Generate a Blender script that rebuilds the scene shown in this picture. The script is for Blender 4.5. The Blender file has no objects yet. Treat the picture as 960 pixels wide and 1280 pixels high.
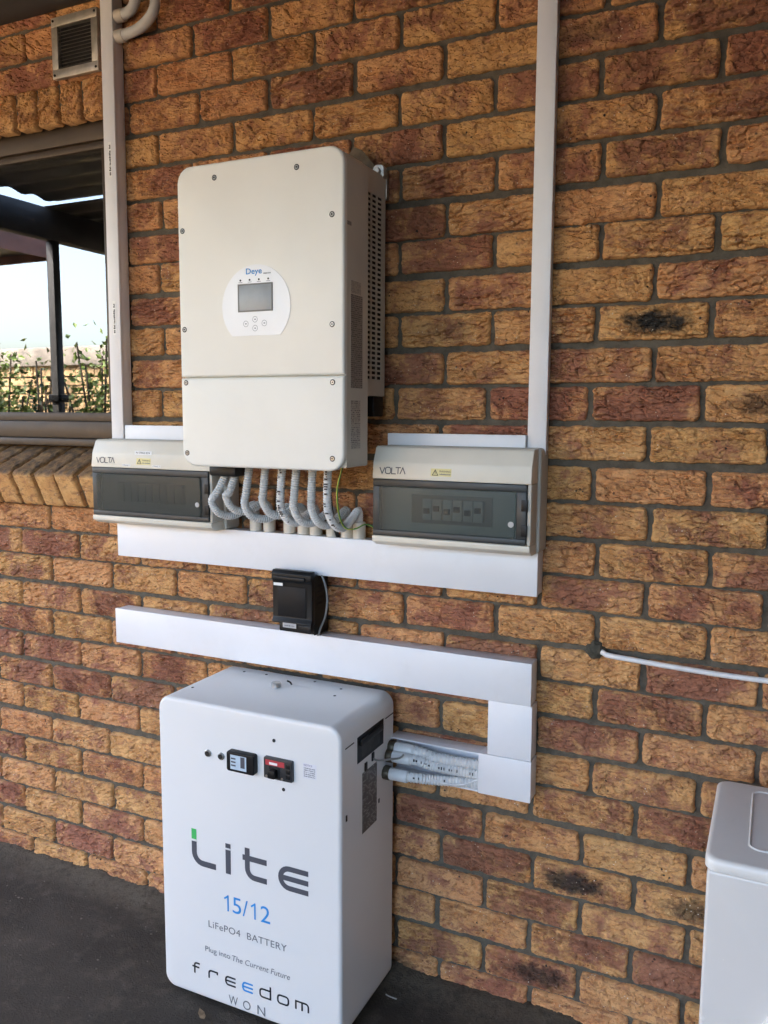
import bpy, bmesh, math, random
from mathutils import Vector, Matrix, noise
random.seed(7)
S = bpy.context.scene
COL = S.collection

# ------------------------------------------------------------------ camera
def rodrigues(w):
    a = Vector(w); return Matrix.Rotation(a.length, 3, a.normalized())
RW = rodrigues((.113352, .440775, .031198)) @ Matrix(((1, 0, 0), (0, 0, -1), (0, 1, 0)))
cam = bpy.data.cameras.new('camera')
cam_o = bpy.data.objects.new('camera', cam); COL.objects.link(cam_o)
cam.sensor_fit = 'VERTICAL'; cam.sensor_height = 36.0; cam.lens = 36.0 * 1040 / 1280
cam.clip_start = .02; cam.clip_end = 500
M3 = RW.transposed() @ Matrix(((1, 0, 0), (0, -1, 0), (0, 0, -1)))
cam_o.matrix_world = Matrix.Translation((.35515, -1.80120, 1.40981)) @ M3.to_4x4()
S.camera = cam_o

# ------------------------------------------------------------------ sky, sun, exposure
SUN = Vector((-.40, .55, .78)).normalized()
world = bpy.data.worlds.new('World'); S.world = world; world.use_nodes = True
wn = world.node_tree.nodes; wl = world.node_tree.links
sky = wn.new('ShaderNodeTexSky'); sky.sky_type = 'NISHITA'; sky.sun_disc = False
sky.sun_elevation = math.asin(SUN.z); sky.sun_rotation = math.atan2(SUN.x, SUN.y)
sky.dust_density = 4.2; sky.air_density = 1.0; sky.ozone_density = 1.0
wn['Background'].inputs[1].default_value = .15
wl.new(sky.outputs[0], wn['Background'].inputs[0])
sun = bpy.data.lights.new('sun', 'SUN'); sun.energy = 2.5; sun.angle = math.radians(.53); sun.color = (1, .97, .92)
sun_o = bpy.data.objects.new('sun', sun); COL.objects.link(sun_o); sun_o.location = (0, 0, 8)
sun_o.rotation_euler = SUN.to_track_quat('Z', 'Y').to_euler()
vs = S.view_settings; vs.view_transform = 'Standard'; vs.look = 'None'; vs.gamma = 1; vs.use_curve_mapping = False
vs.exposure = 3.93
S.cycles.use_denoising = True
S.cycles.max_bounces = 10; S.cycles.diffuse_bounces = 6; S.cycles.transparent_max_bounces = 12

# ------------------------------------------------------------------ materials
def lin(r, g, b):
    f = lambda c: (c / 255 / 12.92) if c / 255 <= .04045 else ((c / 255 + .055) / 1.055) ** 2.4
    return (f(r), f(g), f(b), 1)
class NT:
    def __init__(s, name):
        s.m = bpy.data.materials.new(name); s.m.use_nodes = True
        s.t = s.m.node_tree; s.n = s.t.nodes; s.p = s.n['Principled BSDF']; s.out = s.n['Material Output']
    def new(s, typ, **kw):
        n = s.n.new(typ)
        for k, v in kw.items(): setattr(n, k, v)
        return n
    def link(s, a, b): s.t.links.new(a, b)
    def val(s, x):
        return x
    def sock(s, inp, x):
        if hasattr(x, 'is_linked'): s.link(x, inp)
        else: inp.default_value = x
    def math(s, op, a, b=None, c=None, clamp=False):
        n = s.new('ShaderNodeMath', operation=op, use_clamp=clamp)
        s.sock(n.inputs[0], a)
        if b is not None: s.sock(n.inputs[1], b)
        if c is not None: s.sock(n.inputs[2], c)
        return n.outputs[0]
    def ramp(s, v, a, b, lo=0, hi=1):
        n = s.new('ShaderNodeMapRange', interpolation_type='SMOOTHSTEP')
        s.sock(n.inputs['Value'], v); n.inputs['From Min'].default_value = a; n.inputs['From Max'].default_value = b
        n.inputs['To Min'].default_value = lo; n.inputs['To Max'].default_value = hi
        return n.outputs[0]
    def mix(s, f, a, b, blend='MIX'):
        n = s.new('ShaderNodeMix', data_type='RGBA', blend_type=blend)
        s.sock(n.inputs[0], f); s.sock(n.inputs[6], a); s.sock(n.inputs[7], b)
        return n.outputs[2]
    def noise(s, vec, scale, detail=3, rough=.55, dist=0):
        n = s.new('ShaderNodeTexNoise'); s.sock(n.inputs['Vector'], vec)
        n.inputs['Scale'].default_value = scale; n.inputs['Detail'].default_value = detail
        n.inputs['Roughness'].default_value = rough; n.inputs['Distortion'].default_value = dist
        return n.outputs[0]
    def voro(s, vec, scale, feature='F1'):
        n = s.new('ShaderNodeTexVoronoi', feature=feature); s.sock(n.inputs['Vector'], vec)
        n.inputs['Scale'].default_value = scale
        return n
    def coords(s, rnd=True, scl=(1, 1, 1)):
        tc = s.new('ShaderNodeTexCoord')
        mp = s.new('ShaderNodeMapping'); s.link(tc.outputs['Object'], mp.inputs[0]); mp.inputs['Scale'].default_value = scl
        if rnd:
            oi = s.new('ShaderNodeObjectInfo')
            cmb = s.new('ShaderNodeCombineXYZ')
            for i, k in enumerate((37., 91., 53.)): s.link(s.math('MULTIPLY', oi.outputs['Random'], k), cmb.inputs[i])
            s.link(cmb.outputs[0], mp.inputs['Location'])
        return mp.outputs[0], tc
    def bump(s, h, strength, dist, normal=None):
        b = s.new('ShaderNodeBump'); b.inputs['Strength'].default_value = strength; b.inputs['Distance'].default_value = dist
        s.sock(b.inputs['Height'], h)
        if normal is not None: s.link(normal, b.inputs['Normal'])
        return b.outputs[0]

MATS = {}
def simple(name, col, rough=.5, rvar=.15, metal=0, var=.06, vscale=6, bump=0, bscale=200, dirt=0, dirtcol=(.12, .10, .08, 1), coat=0, spec=.5):
    if name in MATS: return MATS[name]
    t = NT(name); v, tc = t.coords()
    n = t.noise(v, vscale, 5)
    c = tuple(col[:3]) + (1,)
    dark = tuple(x * (1 - var * 2) for x in c[:3]) + (1,)
    lite = tuple(min(1, x * (1 + var)) for x in c[:3]) + (1,)
    base = t.mix(t.ramp(n, .3, .7), dark, lite)
    if dirt:
        d = t.noise(v, vscale * 3.1, 8, .7)
        base = t.mix(t.math('MULTIPLY', t.ramp(d, .52, .78), dirt), base, dirtcol)
    t.link(base, t.p.inputs['Base Color'])
    t.link(t.ramp(t.noise(v, vscale * 7, 4), .2, .8, rough * (1 - rvar), min(1, rough * (1 + rvar))), t.p.inputs['Roughness'])
    t.p.inputs['Metallic'].default_value = metal
    t.p.inputs['Specular IOR Level'].default_value = spec
    if coat: t.p.inputs['Coat Weight'].default_value = coat; t.p.inputs['Coat Roughness'].default_value = .12
    if bump: t.link(t.bump(t.noise(v, bscale, 3), bump, .001), t.p.inputs['Normal'])
    MATS[name] = t.m
    return t.m

def brick_material():
    t = NT('brick'); v, tc = t.coords()
    oi = t.new('ShaderNodeObjectInfo')
    col = t.new('ShaderNodeSeparateColor'); t.link(oi.outputs['Color'], col.inputs[0])
    flash, hue, burn = col.outputs[0], col.outputs[1], col.outputs[2]
    xyz = t.new('ShaderNodeSeparateXYZ'); t.link(tc.outputs['Object'], xyz.inputs[0])
    ax = t.math('DIVIDE', t.math('ABSOLUTE', xyz.outputs[0]), .111)
    az = t.math('DIVIDE', t.math('ABSOLUTE', xyz.outputs[2]), .037)
    edge = t.math('ADD', t.math('POWER', ax, 4.0), t.math('MULTIPLY', t.math('POWER', az, 5.0), .45))
    n1 = t.noise(v, 13, 4, .6, .4)
    n2 = t.noise(v, 55, 5, .65, .6)
    m = t.math('ADD', t.math('MULTIPLY_ADD', n1, 3.4, -2.25), t.math('MULTIPLY', flash, 1.35))
    m = t.math('SUBTRACT', m, t.math('MULTIPLY', edge, .55))
    m = t.math('ADD', m, t.math('MULTIPLY_ADD', n2, 2.2, -1.1))
    mask = t.ramp(m, -.15, .75)
    tan = t.mix(t.ramp(t.noise(v, 24, 5, .6), .32, .68), (.67, .40, .160, 1), (.53, .282, .102, 1))
    tan = t.mix(t.math('MULTIPLY', hue, .42), tan, (.62, .27, .145, 1))
    brown = t.mix(t.ramp(n2, .35, .65), (.165, .066, .044, 1), (.33, .140, .085, 1))
    brown = t.mix(t.math('MULTIPLY', hue, .45), brown, (.34, .115, .082, 1))
    c = t.mix(t.math('MULTIPLY', mask, .9), tan, brown)
    fine = t.noise(v, 170, 5, .7, .8)
    c = t.mix(t.ramp(fine, .52, .70, 0, .55), c, (.21, .105, .060, 1))
    c = t.mix(t.ramp(fine, .42, .26, 0, .30), c, (.62, .43, .22, 1))
    vst, _ = t.coords(True, (1, 1, 2.4))
    st = t.noise(vst, 34, 7, .70, .5)
    c = t.mix(t.ramp(st, .50, .62, 0, .6), c, t.mix(.5, brown, (.17, .082, .050, 1)))
    iron = t.voro(v, 62); c = t.mix(t.math('MULTIPLY', t.ramp(iron.outputs['Distance'], .22, .12), t.ramp(t.noise(v, 19, 2), .56, .66)), c, (.035, .027, .024, 1))
    # kiln burn: a soft black oval on the bricks that have it
    bx = t.math('DIVIDE', t.math('ADD', xyz.outputs[0], t.math('MULTIPLY_ADD', oi.outputs['Random'], .07, -.035)), .068); bz = t.math('DIVIDE', xyz.outputs[2], .026)
    rr = t.math('ADD', t.math('MULTIPLY', bx, bx), t.math('MULTIPLY', bz, bz))
    rr = t.math('ADD', rr, t.math('MULTIPLY_ADD', t.noise(v, 34, 6, .72), 3.6, -1.8))
    c = t.mix(t.math('MULTIPLY', t.ramp(rr, 1.7, .1), burn), c, (.032, .028, .024, 1))
    sp = t.voro(v, 105); spk = t.math('MULTIPLY', t.ramp(sp.outputs['Distance'], .17, .10), t.ramp(t.noise(v, 31, 2), .54, .62))
    c = t.mix(spk, c, (.72, .62, .48, 1))
    t.link(c, t.p.inputs['Base Color'])
    t.p.inputs['Roughness'].default_value = .82; t.p.inputs['Specular IOR Level'].default_value = .3
    vs_, _ = t.coords(True, (1, 1, 2.7))
    h = t.math('ADD', t.math('MULTIPLY', t.noise(vs_, 60, 5, .60, .25), .55), t.math('MULTIPLY', t.noise(v, 300, 3, .6), .16))
    t.link(t.bump(h, .9, .006), t.p.inputs['Normal'])
    return t.m
def sill_material():
    m = B.copy(); m.name = 'weathered_sill_brick'; n = m.node_tree.nodes; l = m.node_tree.links
    p = n['Principled BSDF']; src = p.inputs['Base Color'].links[0].from_socket
    tc = n.new('ShaderNodeTexCoord'); x = n.new('ShaderNodeSeparateXYZ'); l.new(tc.outputs['Object'], x.inputs[0])
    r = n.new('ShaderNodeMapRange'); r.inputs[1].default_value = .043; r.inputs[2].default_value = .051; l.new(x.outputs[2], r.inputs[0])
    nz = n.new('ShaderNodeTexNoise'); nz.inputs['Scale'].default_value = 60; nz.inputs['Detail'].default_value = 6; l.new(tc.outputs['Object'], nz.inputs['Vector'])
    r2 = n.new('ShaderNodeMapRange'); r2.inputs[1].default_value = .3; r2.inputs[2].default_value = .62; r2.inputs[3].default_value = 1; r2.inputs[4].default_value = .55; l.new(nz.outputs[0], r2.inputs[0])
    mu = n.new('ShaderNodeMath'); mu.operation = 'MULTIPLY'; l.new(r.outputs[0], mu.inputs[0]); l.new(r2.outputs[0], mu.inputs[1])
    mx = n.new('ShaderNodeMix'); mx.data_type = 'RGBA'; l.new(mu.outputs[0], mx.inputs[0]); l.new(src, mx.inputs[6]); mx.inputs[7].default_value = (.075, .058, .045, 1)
    l.new(mx.outputs[2], p.inputs['Base Color']); return m
def mortar_material():
    t = NT('mortar'); v, tc = t.coords(False)
    n = t.noise(v, 40, 6, .7); g = t.noise(v, 500, 3, .7)
    c = t.mix(t.ramp(n, .3, .7), (.080, .070, .052, 1), (.140, .123, .094, 1))
    c = t.mix(t.ramp(g, .55, .75, 0, .5), c, (.08, .068, .05, 1))
    t.link(c, t.p.inputs['Base Color']); t.p.inputs['Roughness'].default_value = .93
    h = t.math('ADD', n, t.math('MULTIPLY', g, .6))
    t.link(t.bump(h, .9, .004), t.p.inputs['Normal'])
    return t.m
def ground_material():
    t = NT('tarred_slab'); v, tc = t.coords(False)
    big = t.noise(v, 1.7, 5, .6); mid = t.noise(v, 14, 6, .7); fine = t.noise(v, 190, 4, .75)
    c = t.mix(t.ramp(big, .3, .7), (.055, .046, .037, 1), (.095, .079, .063, 1))
    c = t.mix(t.ramp(mid, .48, .72, 0, .7), c, (.13, .108, .084, 1))
    c = t.mix(t.ramp(fine, .58, .74, 0, .6), c, (.17, .148, .118, 1))
    c = t.mix(t.ramp(fine, .40, .28, 0, .6), c, (.022, .020, .019, 1))
    # sand drifted over the slab
    c = t.mix(t.math('MULTIPLY', t.ramp(t.noise(v, 3.3, 6, .75), .55, .75), .35), c, (.15, .125, .095, 1))
    gx = t.new('ShaderNodeSeparateXYZ'); t.link(tc.outputs['Object'], gx.inputs[0])
    d = t.math('MULTIPLY', t.ramp(t.math('ADD', gx.outputs[1], t.math('MULTIPLY_ADD', t.noise(v, 9, 5, .7), .16, -.08)), -.13, -.01), t.ramp(t.noise(v, 60, 4, .7), .3, .6))
    c = t.mix(t.math('MULTIPLY', d, .6), c, (.17, .14, .10, 1))
    t.link(c, t.p.inputs['Base Color']); t.p.inputs['Roughness'].default_value = .95; t.p.inputs['Specular IOR Level'].default_value = .12
    h = t.math('ADD', t.math('MULTIPLY', mid, .8), fine)
    t.link(t.bump(h, 1.0, .007), t.p.inputs['Normal'])
    return t.m
def glass_material(name, tint, ior, rough=.01, haze=0):
    t = NT(name)
    g = t.new('ShaderNodeBsdfGlossy'); g.inputs['Roughness'].default_value = rough
    tr = t.new('ShaderNodeBsdfTransparent'); tr.inputs[0].default_value = tint
    fr = t.new('ShaderNodeFresnel'); fr.inputs['IOR'].default_value = ior
    mx = t.new('ShaderNodeMixShader'); t.link(fr.outputs[0], mx.inputs[0]); t.link(tr.outputs[0], mx.inputs[1]); t.link(g.outputs[0], mx.inputs[2])
    o = mx.outputs[0]
    if haze:        # scuffed plastic: a little of the light scatters in the pane itself
        df = t.new('ShaderNodeBsdfDiffuse'); df.inputs[0].default_value = (.34, .37, .365, 1)
        m2 = t.new('ShaderNodeMixShader'); m2.inputs[0].default_value = haze; t.link(o, m2.inputs[1]); t.link(df.outputs[0], m2.inputs[2]); o = m2.outputs[0]
    t.link(o, t.out.inputs[0])
    return t.m
def print_material(name, paper, ink, rows, cols, dens=.5):
    """fine label print: rows of tiny illegible type"""
    t = NT(name); tc = t.new('ShaderNodeTexCoord')
    mp = t.new('ShaderNodeMapping'); t.link(tc.outputs['Generated'], mp.inputs[0])
    x = t.new('ShaderNodeSeparateXYZ'); t.link(mp.outputs[0], x.inputs[0])
    f = t.math('FRACT', t.math('MULTIPLY', x.outputs[2], rows))
    line = t.math('MULTIPLY', t.ramp(f, .25, .35), t.ramp(f, .8, .7))
    m2 = t.new('ShaderNodeMapping'); t.link(tc.outputs['Generated'], m2.inputs[0]); m2.inputs['Scale'].default_value = (cols, cols, rows)
    w = t.new('ShaderNodeTexWhiteNoise'); 
    fl = t.new('ShaderNodeVectorMath', operation='FLOOR'); t.link(m2.outputs[0], fl.inputs[0]); t.link(fl.outputs[0], w.inputs[0])
    k = t.math('MULTIPLY', line, t.math('GREATER_THAN', w.outputs[0], 1 - dens))
    t.link(t.mix(k, paper, ink), t.p.inputs['Base Color']); t.p.inputs['Roughness'].default_value = .45
    return t.m

B = brick_material(); B_SILL = sill_material(); MORTAR = mortar_material(); GROUND = ground_material()
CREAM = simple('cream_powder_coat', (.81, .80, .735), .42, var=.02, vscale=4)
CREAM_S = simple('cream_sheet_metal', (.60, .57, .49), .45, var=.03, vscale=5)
WHITE_PVC = simple('white_pvc', (.745, .75, .765), .38, var=.02, vscale=5, dirt=.10, dirtcol=(.45, .42, .36, 1))
WHITE_COAT = simple('white_powder_coat', (.72, .715, .695), .30, .02, var=.004, vscale=3)
BEIGE = simple('beige_abs', (.68, .645, .55), .42, var=.025, vscale=7, bump=.15, bscale=800)
BEIGE_D = simple('beige_abs_base', (.50, .475, .41), .5, var=.03, vscale=7, bump=.15, bscale=800)
GREYPIPE = simple('grey_conduit', (.55, .56, .55), .42, var=.04, vscale=14, dirt=.15)
COLLAR = simple('conduit_collar', (.60, .56, .48), .4, var=.03, vscale=14, dirt=.1)
WHITEPIPE = simple('white_conduit', (.67, .675, .67), .38, var=.03, vscale=14, dirt=.2, dirtcol=(.3, .28, .25, 1))
BLACK = simple('black_plastic', (.008, .0085, .009), .42, var=.15, vscale=12, spec=.25)
DARK = simple('dark_void', (.01, .01, .01), .8, var=.1)
STEEL = simple('zinc_screw', (.45, .44, .42), .35, metal=1, var=.1, vscale=60)
ALU = simple('dull_aluminium', (.50, .47, .41), .42, metal=.7, var=.12, vscale=22, dirt=.45, bump=.2, bscale=300)
ALU_D = simple('louvre_aluminium', (.30, .27, .23), .5, metal=.6, var=.12, vscale=22, dirt=.5)
BRONZE = simple('bronze_window_frame', (.060, .041, .025), .45, metal=.2, var=.08, vscale=8, dirt=.2, dirtcol=(.12, .095, .07, 1))
BRASS = simple('tarnished_brass_gland', (.10, .085, .06), .45, metal=.6, var=.15, vscale=40)
INK = simple('charcoal_ink', lin(74, 76, 84), .5, var=.02)
INKB = simple('black_ink', lin(30, 31, 36), .5, var=.02)
BLUE = simple('blue_ink', lin(40, 135, 205), .5, var=.02)
GREEN = simple('green_ink', lin(70, 180, 95), .5, var=.02)
GREYINK = simple('grey_ink', lin(105, 108, 112), .5, var=.02)
YELLOW = simple('yellow_sticker', (.75, .66, .30), .45, var=.04)
PAPER = simple('white_sticker', (.82, .82, .80), .45, var=.02)
RED = simple('red_print', (.45, .04, .05), .45, var=.03)
LCD = simple('lcd_glass', (.34, .37, .39), .35, var=.06, vscale=18)
LCD2 = simple('small_lcd', (.50, .60, .68), .1, var=.05, vscale=18)
GLOSSWHITE = simple('white_overlay', (.86, .86, .86), .22, var=.01)
EARTH_Y = simple('earth_wire_yellow', (.55, .55, .08), .4, var=.04)
EARTH_G = simple('earth_wire_green', (.06, .22, .05), .4, var=.04)
GREYWIRE = simple('grey_cable', (.20, .20, .19), .5, var=.05)
STEELD = simple('dark_painted_steel', (.035, .034, .032), .5, var=.12, vscale=5, dirt=.2)
TIMBER = simple('dark_timber', (.010, .007, .005), .7, var=.2, vscale=9, bump=.5, bscale=120)
ROOFSHEET = simple('roof_sheet', (.10, .098, .092), .5, metal=.4, var=.08, vscale=2)
PLASTER = simple('room_plaster', (.25, .23, .20), .9, var=.03)
APPL = simple('appliance_enamel', (.64, .605, .565), .25, var=.015, vscale=3, bump=.06, bscale=500, coat=.2)
APPL_T = simple('appliance_plastic_top', (.72, .69, .645), .36, var=.02, vscale=4, dirt=.08, dirtcol=(.35, .32, .28, 1))
FASCIA = simple('red_brown_fascia', (.16, .06, .04), .55, var=.15, vscale=4)
COPING = simple('weathered_coping', (.36, .31, .26), .85, var=.2, vscale=3.5, bump=.6, bscale=40, dirt=.6, dirtcol=(.12, .10, .085, 1))
PAVE = simple('grey_paving', (.17, .165, .155), .9, var=.12, vscale=3, bump=.4, bscale=60, dirt=.3)
GARDEN_BRICK = simple('garden_brick', (.55, .37, .19), .85, var=.22, vscale=11, bump=.5, bscale=120, dirt=.25)
PLAIN_BRICK = simple('plain_brick', (.20, .12, .06), .9, var=.2, vscale=11, bump=.5, bscale=120)
LEAF = simple('leaf_green', (.20, .27, .06), .5, var=.3, vscale=8)
LEAF2 = simple('leaf_dark', (.045, .085, .03), .45, var=.3, vscale=8)
STEM = simple('woody_stem', (.10, .075, .05), .8, var=.2)
WINDOW_GLASS = glass_material('window_glass', (.55, .57, .56, 1), 2.9, .004)
SMOKED = glass_material('smoked_polycarbonate', (.54, .60, .60, 1), 1.28, .25, .10)

# ------------------------------------------------------------------ mesh helpers
def obj(name, bm, mat, parent=None, smooth=False):
    me = bpy.data.meshes.new(name)
    if isinstance(bm, bmesh.types.BMesh):
        bm.normal_update(); bm.to_mesh(me); bm.free()
    else: me.from_pydata(*bm); me.update()
    if mat: me.materials.append(mat)
    if smooth:
        for p in me.polygons: p.use_smooth = True
        try: me.set_sharp_from_angle(angle=math.radians(40))
        except Exception: pass
    o = bpy.data.objects.new(name, me); COL.objects.link(o)
    if parent: o.parent = parent
    return o
def thing(name, label, cat, loc=(0, 0, 0), group=None):
    o = bpy.data.objects.new(name, None); COL.objects.link(o); o.location = loc
    o.empty_display_size = .05
    return tag(o, label, cat, group)
def tag(o, label, cat, group=None):
    o['label'] = label; o['category'] = cat
    if group: o['group'] = group
    return o
def struct(o): o['kind'] = 'structure'; return o
OFF = Vector((0, 0, 0))      # base of the thing being built: parts are written in world coordinates and shifted by it
def base(o): 
    global OFF; OFF = Vector(o.location) if o else Vector((0, 0, 0)); return o
def fin(bm):
    bmesh.ops.translate(bm, vec=-OFF, verts=bm.verts); return bm
def box(x0, x1, y0, y1, z0, z1, bev=0, seg=2, bm=None):
    b = bmesh.new()
    bmesh.ops.create_cube(b, size=1)
    for v in b.verts:
        v.co = Vector(((x0 + x1) / 2 + v.co.x * (x1 - x0), (y0 + y1) / 2 + v.co.y * (y1 - y0), (z0 + z1) / 2 + v.co.z * (z1 - z0)))
    if bev: bmesh.ops.bevel(b, geom=list(b.edges), offset=bev, segments=seg, profile=.5, affect='EDGES')
    if bm is None: return b
    merge(bm, b); return bm
def merge(dst, src):
    me = bpy.data.meshes.new('tmp'); src.to_mesh(me); src.free(); dst.from_mesh(me); bpy.data.meshes.remove(me)
def ring(x0, x1, z0, z1, r, n=6):
    """rounded rectangle outline in XZ; r = one radius or (tl, tr, br, bl)"""
    if not isinstance(r, (tuple, list)): r = (r,) * 4
    pts = []
    for (cx, cz, sx, sz, a0, rr) in ((x0, z1, 1, -1, 180, r[0]), (x1, z1, -1, -1, 90, r[1]), (x1, z0, -1, 1, 0, r[2]), (x0, z0, 1, 1, -90, r[3])):
        rr = max(rr, .0004)
        for k in range(n + 1):
            a = math.radians(a0 - 90 * k / n)
            pts.append((cx + sx * rr + rr * math.cos(a), cz + sz * rr + rr * math.sin(a)))
    return pts
def loft(rings, cap0=True, cap1=True):
    """rings: list of lists of 3-D points of equal length"""
    bm = bmesh.new(); vv = [[bm.verts.new(p) for p in r] for r in rings]
    n = len(vv[0])
    for a, b in zip(vv, vv[1:]):
        for i in range(n): bm.faces.new((a[i], a[(i + 1) % n], b[(i + 1) % n], b[i]))
    if cap0: bm.faces.new(vv[0][::-1])
    if cap1: bm.faces.new(vv[-1])
    bmesh.ops.recalc_face_normals(bm, faces=bm.faces)
    return bm
def rprism(x0, x1, z0, z1, r, yf, yb, fil=.004, n=6, back=0.0):
    """rounded-rect block with its front (smaller y) edge filleted"""
    R = []; rr = r if isinstance(r, (tuple, list)) else (r,) * 4
    k = 4
    for i in range(k + 1):
        a = math.pi / 2 * i / k; o = fil * (1 - math.sin(a)); y = yf + fil * (1 - math.cos(a))
        R.append([(x, y, z) for x, z in ring(x0 + o, x1 - o, z0 + o, z1 - o, [max(q - o, .0004) for q in rr], n)])
    if back:
        R.append([(x, yb - back, z) for x, z in ring(x0, x1, z0, z1, rr, n)])
        R.append([(x, yb, z) for x, z in ring(x0 + back, x1 - back, z0 + back, z1 - back, rr, n)])
    else: R.append([(x, yb, z) for x, z in ring(x0, x1, z0, z1, rr, n)])
    return loft(R)
def xprofile(pts, x0, x1, bev=0):
    """polygon (y, z) extruded along X"""
    bm = loft([[(x0, y, z) for y, z in pts], [(x1, y, z) for y, z in pts]])
    if bev:
        bmesh.ops.bevel(bm, geom=list(bm.edges), offset=bev, segments=2, profile=.5, affect='EDGES')
    return bm
def disc(cx, cz, y, r, depth, n=20, bev=.0):
    """short cylinder facing -y"""
    R = []
    if bev: R.append([(cx + (r - bev) * math.cos(t), y, cz + (r - bev) * math.sin(t)) for t in (2 * math.pi * k / n for k in range(n))])
    R.append([(cx + r * math.cos(t), y + bev, cz + r * math.sin(t)) for t in (2 * math.pi * k / n for k in range(n))])
    R.append([(cx + r * math.cos(t), y + depth, cz + r * math.sin(t)) for t in (2 * math.pi * k / n for k in range(n))])
    return loft(R)
def spline(P, n=10):
    P = [Vector(p) for p in P]; P = [P[0] * 2 - P[1]] + P + [P[-1] * 2 - P[-2]]
    out = []
    for i in range(1, len(P) - 2):
        for k in range(n):
            t = k / n; a, b, c, d = P[i - 1], P[i], P[i + 1], P[i + 2]
            out.append(.5 * ((2 * b) + (c - a) * t + (2 * a - 5 * b + 4 * c - d) * t * t + (3 * b - a - 3 * c + d) * t ** 3))
    out.append(P[-2]); return out
def resample(pts, step):
    L = [0]
    for a, b in zip(pts, pts[1:]): L.append(L[-1] + (b - a).length)
    n = max(2, int(L[-1] / step)); out = []; j = 0
    for k in range(n + 1):
        s = L[-1] * k / n
        while j < len(L) - 2 and L[j + 1] < s: j += 1
        f = (s - L[j]) / max(1e-9, L[j + 1] - L[j]); out.append(pts[j].lerp(pts[j + 1], f))
    return out
def tube(P, r, seg=12, step=.008, corr=0, pitch=.005, cap=True):
    pts = spline(P, 14)
    pts = resample(pts, pitch / 2 if corr else step)
    t0 = (pts[1] - pts[0]).normalized(); up = Vector((0, 0, 1)) if abs(t0.z) < .9 else Vector((1, 0, 0))
    nrm = t0.cross(up).normalized(); R = []
    for i, p in enumerate(pts):
        t = (pts[min(i + 1, len(pts) - 1)] - pts[max(i - 1, 0)]).normalized()
        nrm = (nrm - t * nrm.dot(t)).normalized(); bi = t.cross(nrm)
        rr = r - (corr if (corr and i % 2) else 0)
        R.append([tuple(p + (nrm * math.cos(a) + bi * math.sin(a)) * rr) for a in (2 * math.pi * k / seg for k in range(seg))])
    return loft(R, cap, cap)
def put(name, bm, mat, parent, smooth=True): return obj(name, fin(bm), mat, parent, smooth)

# flat lettering: ink a fraction of a millimetre proud, facing -y (or +x when side is given)
def text(name, body, x0, x1, z0, h, y, mat, parent, side=None, spacing=1.0, shear=0, bold=0):
    if body[0] == '~':            # print too small to read in the photograph: a broken row of ink marks, no words
        R = random.Random(body + str(x0)); V = []; F = []; x = 0
        while x < 1:
            w = min(R.uniform(.02, .05), 1 - x); hh = R.uniform(.6, 1); b = len(V)
            V += [(x, 0, 0), (x + w, 0, 0), (x + w, hh, 0), (x, hh, 0)]; F.append((b, b + 1, b + 2, b + 3)); x += w + (R.uniform(.04, .07) if R.random() < .2 else .012)
        me = bpy.data.meshes.new('print'); me.from_pydata([tuple(((Vector((x0 + v_[0] * (x1 - x0), y, z0 + v_[1] * h)) if side is None else Vector((side, x0 + v_[0] * (x1 - x0), z0 + v_[1] * h))) - OFF)) for v_ in V], [], F); me.materials.append(mat)
        o = bpy.data.objects.new('print', me); COL.objects.link(o); o.parent = parent; o['kind'] = 'stuff'
        return o
    cu = bpy.data.curves.new('t', 'FONT'); cu.body = body; cu.size = 1; cu.space_character = spacing; cu.shear = shear; cu.offset = bold
    cu.resolution_u = 4
    to = bpy.data.objects.new('t', cu); COL.objects.link(to)
    bpy.context.view_layer.update()
    me = bpy.data.meshes.new_from_object(to); bpy.data.objects.remove(to); bpy.data.curves.remove(cu)
    xs = [v.co.x for v in me.vertices]; ys = [v.co.y for v in me.vertices]
    a, b, c, d = min(xs), max(xs), min(ys), max(ys)
    for v in me.vertices:
        X = x0 + (v.co.x - a) / (b - a) * (x1 - x0); Z = z0 + (v.co.y - c) / (d - c) * h
        v.co = (Vector((X, y, Z)) if side is None else Vector((side, X, Z))) - OFF
    me.name = name; me.materials.clear(); me.materials.append(mat)
    o = bpy.data.objects.new(name, me); COL.objects.link(o); o.parent = parent
    return o
def ribbon(bm, pts, w, y, round_n=0):
    """mitred stroke through 2-D points (x, z)"""
    P = [Vector((p[0], p[1])) for p in pts]; L = []; R = []
    P = [p for i, p in enumerate(P) if i == 0 or (p - P[i - 1]).length > 1e-5]
    for i, p in enumerate(P):
        d0 = (p - P[i - 1]).normalized() if i else (P[1] - p).normalized()
        d1 = (P[i + 1] - p).normalized() if i < len(P) - 1 else d0
        n0 = Vector((-d0.y, d0.x)); n1 = Vector((-d1.y, d1.x)); m = (n0 + n1).normalized()
        k = w / 2 / max(.3, m.dot(n0)); L.append(p + m * k); R.append(p - m * k)
    vl = [bm.verts.new((p.x, y, p.y)) for p in L]; vr = [bm.verts.new((p.x, y, p.y)) for p in R]
    for i in range(len(P) - 1): bm.faces.new((vl[i], vr[i], vr[i + 1], vl[i + 1]))
def arc(cx, cz, r, a0, a1, n=6, rz=None):
    rz = rz or r
    return [(cx + r * math.cos(math.radians(a0 + (a1 - a0) * k / n)), cz + rz * math.sin(math.radians(a0 + (a1 - a0) * k / n))) for k in range(n + 1)]
def quad_plate(x0, x1, z0, z1, y, t=.0006): return box(x0, x1, y, y + t, z0, z1)
def side_plate(X, y0, y1, z0, z1, t=.0006): return box(X - t, X, y0, y1, z0, z1)

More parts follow.
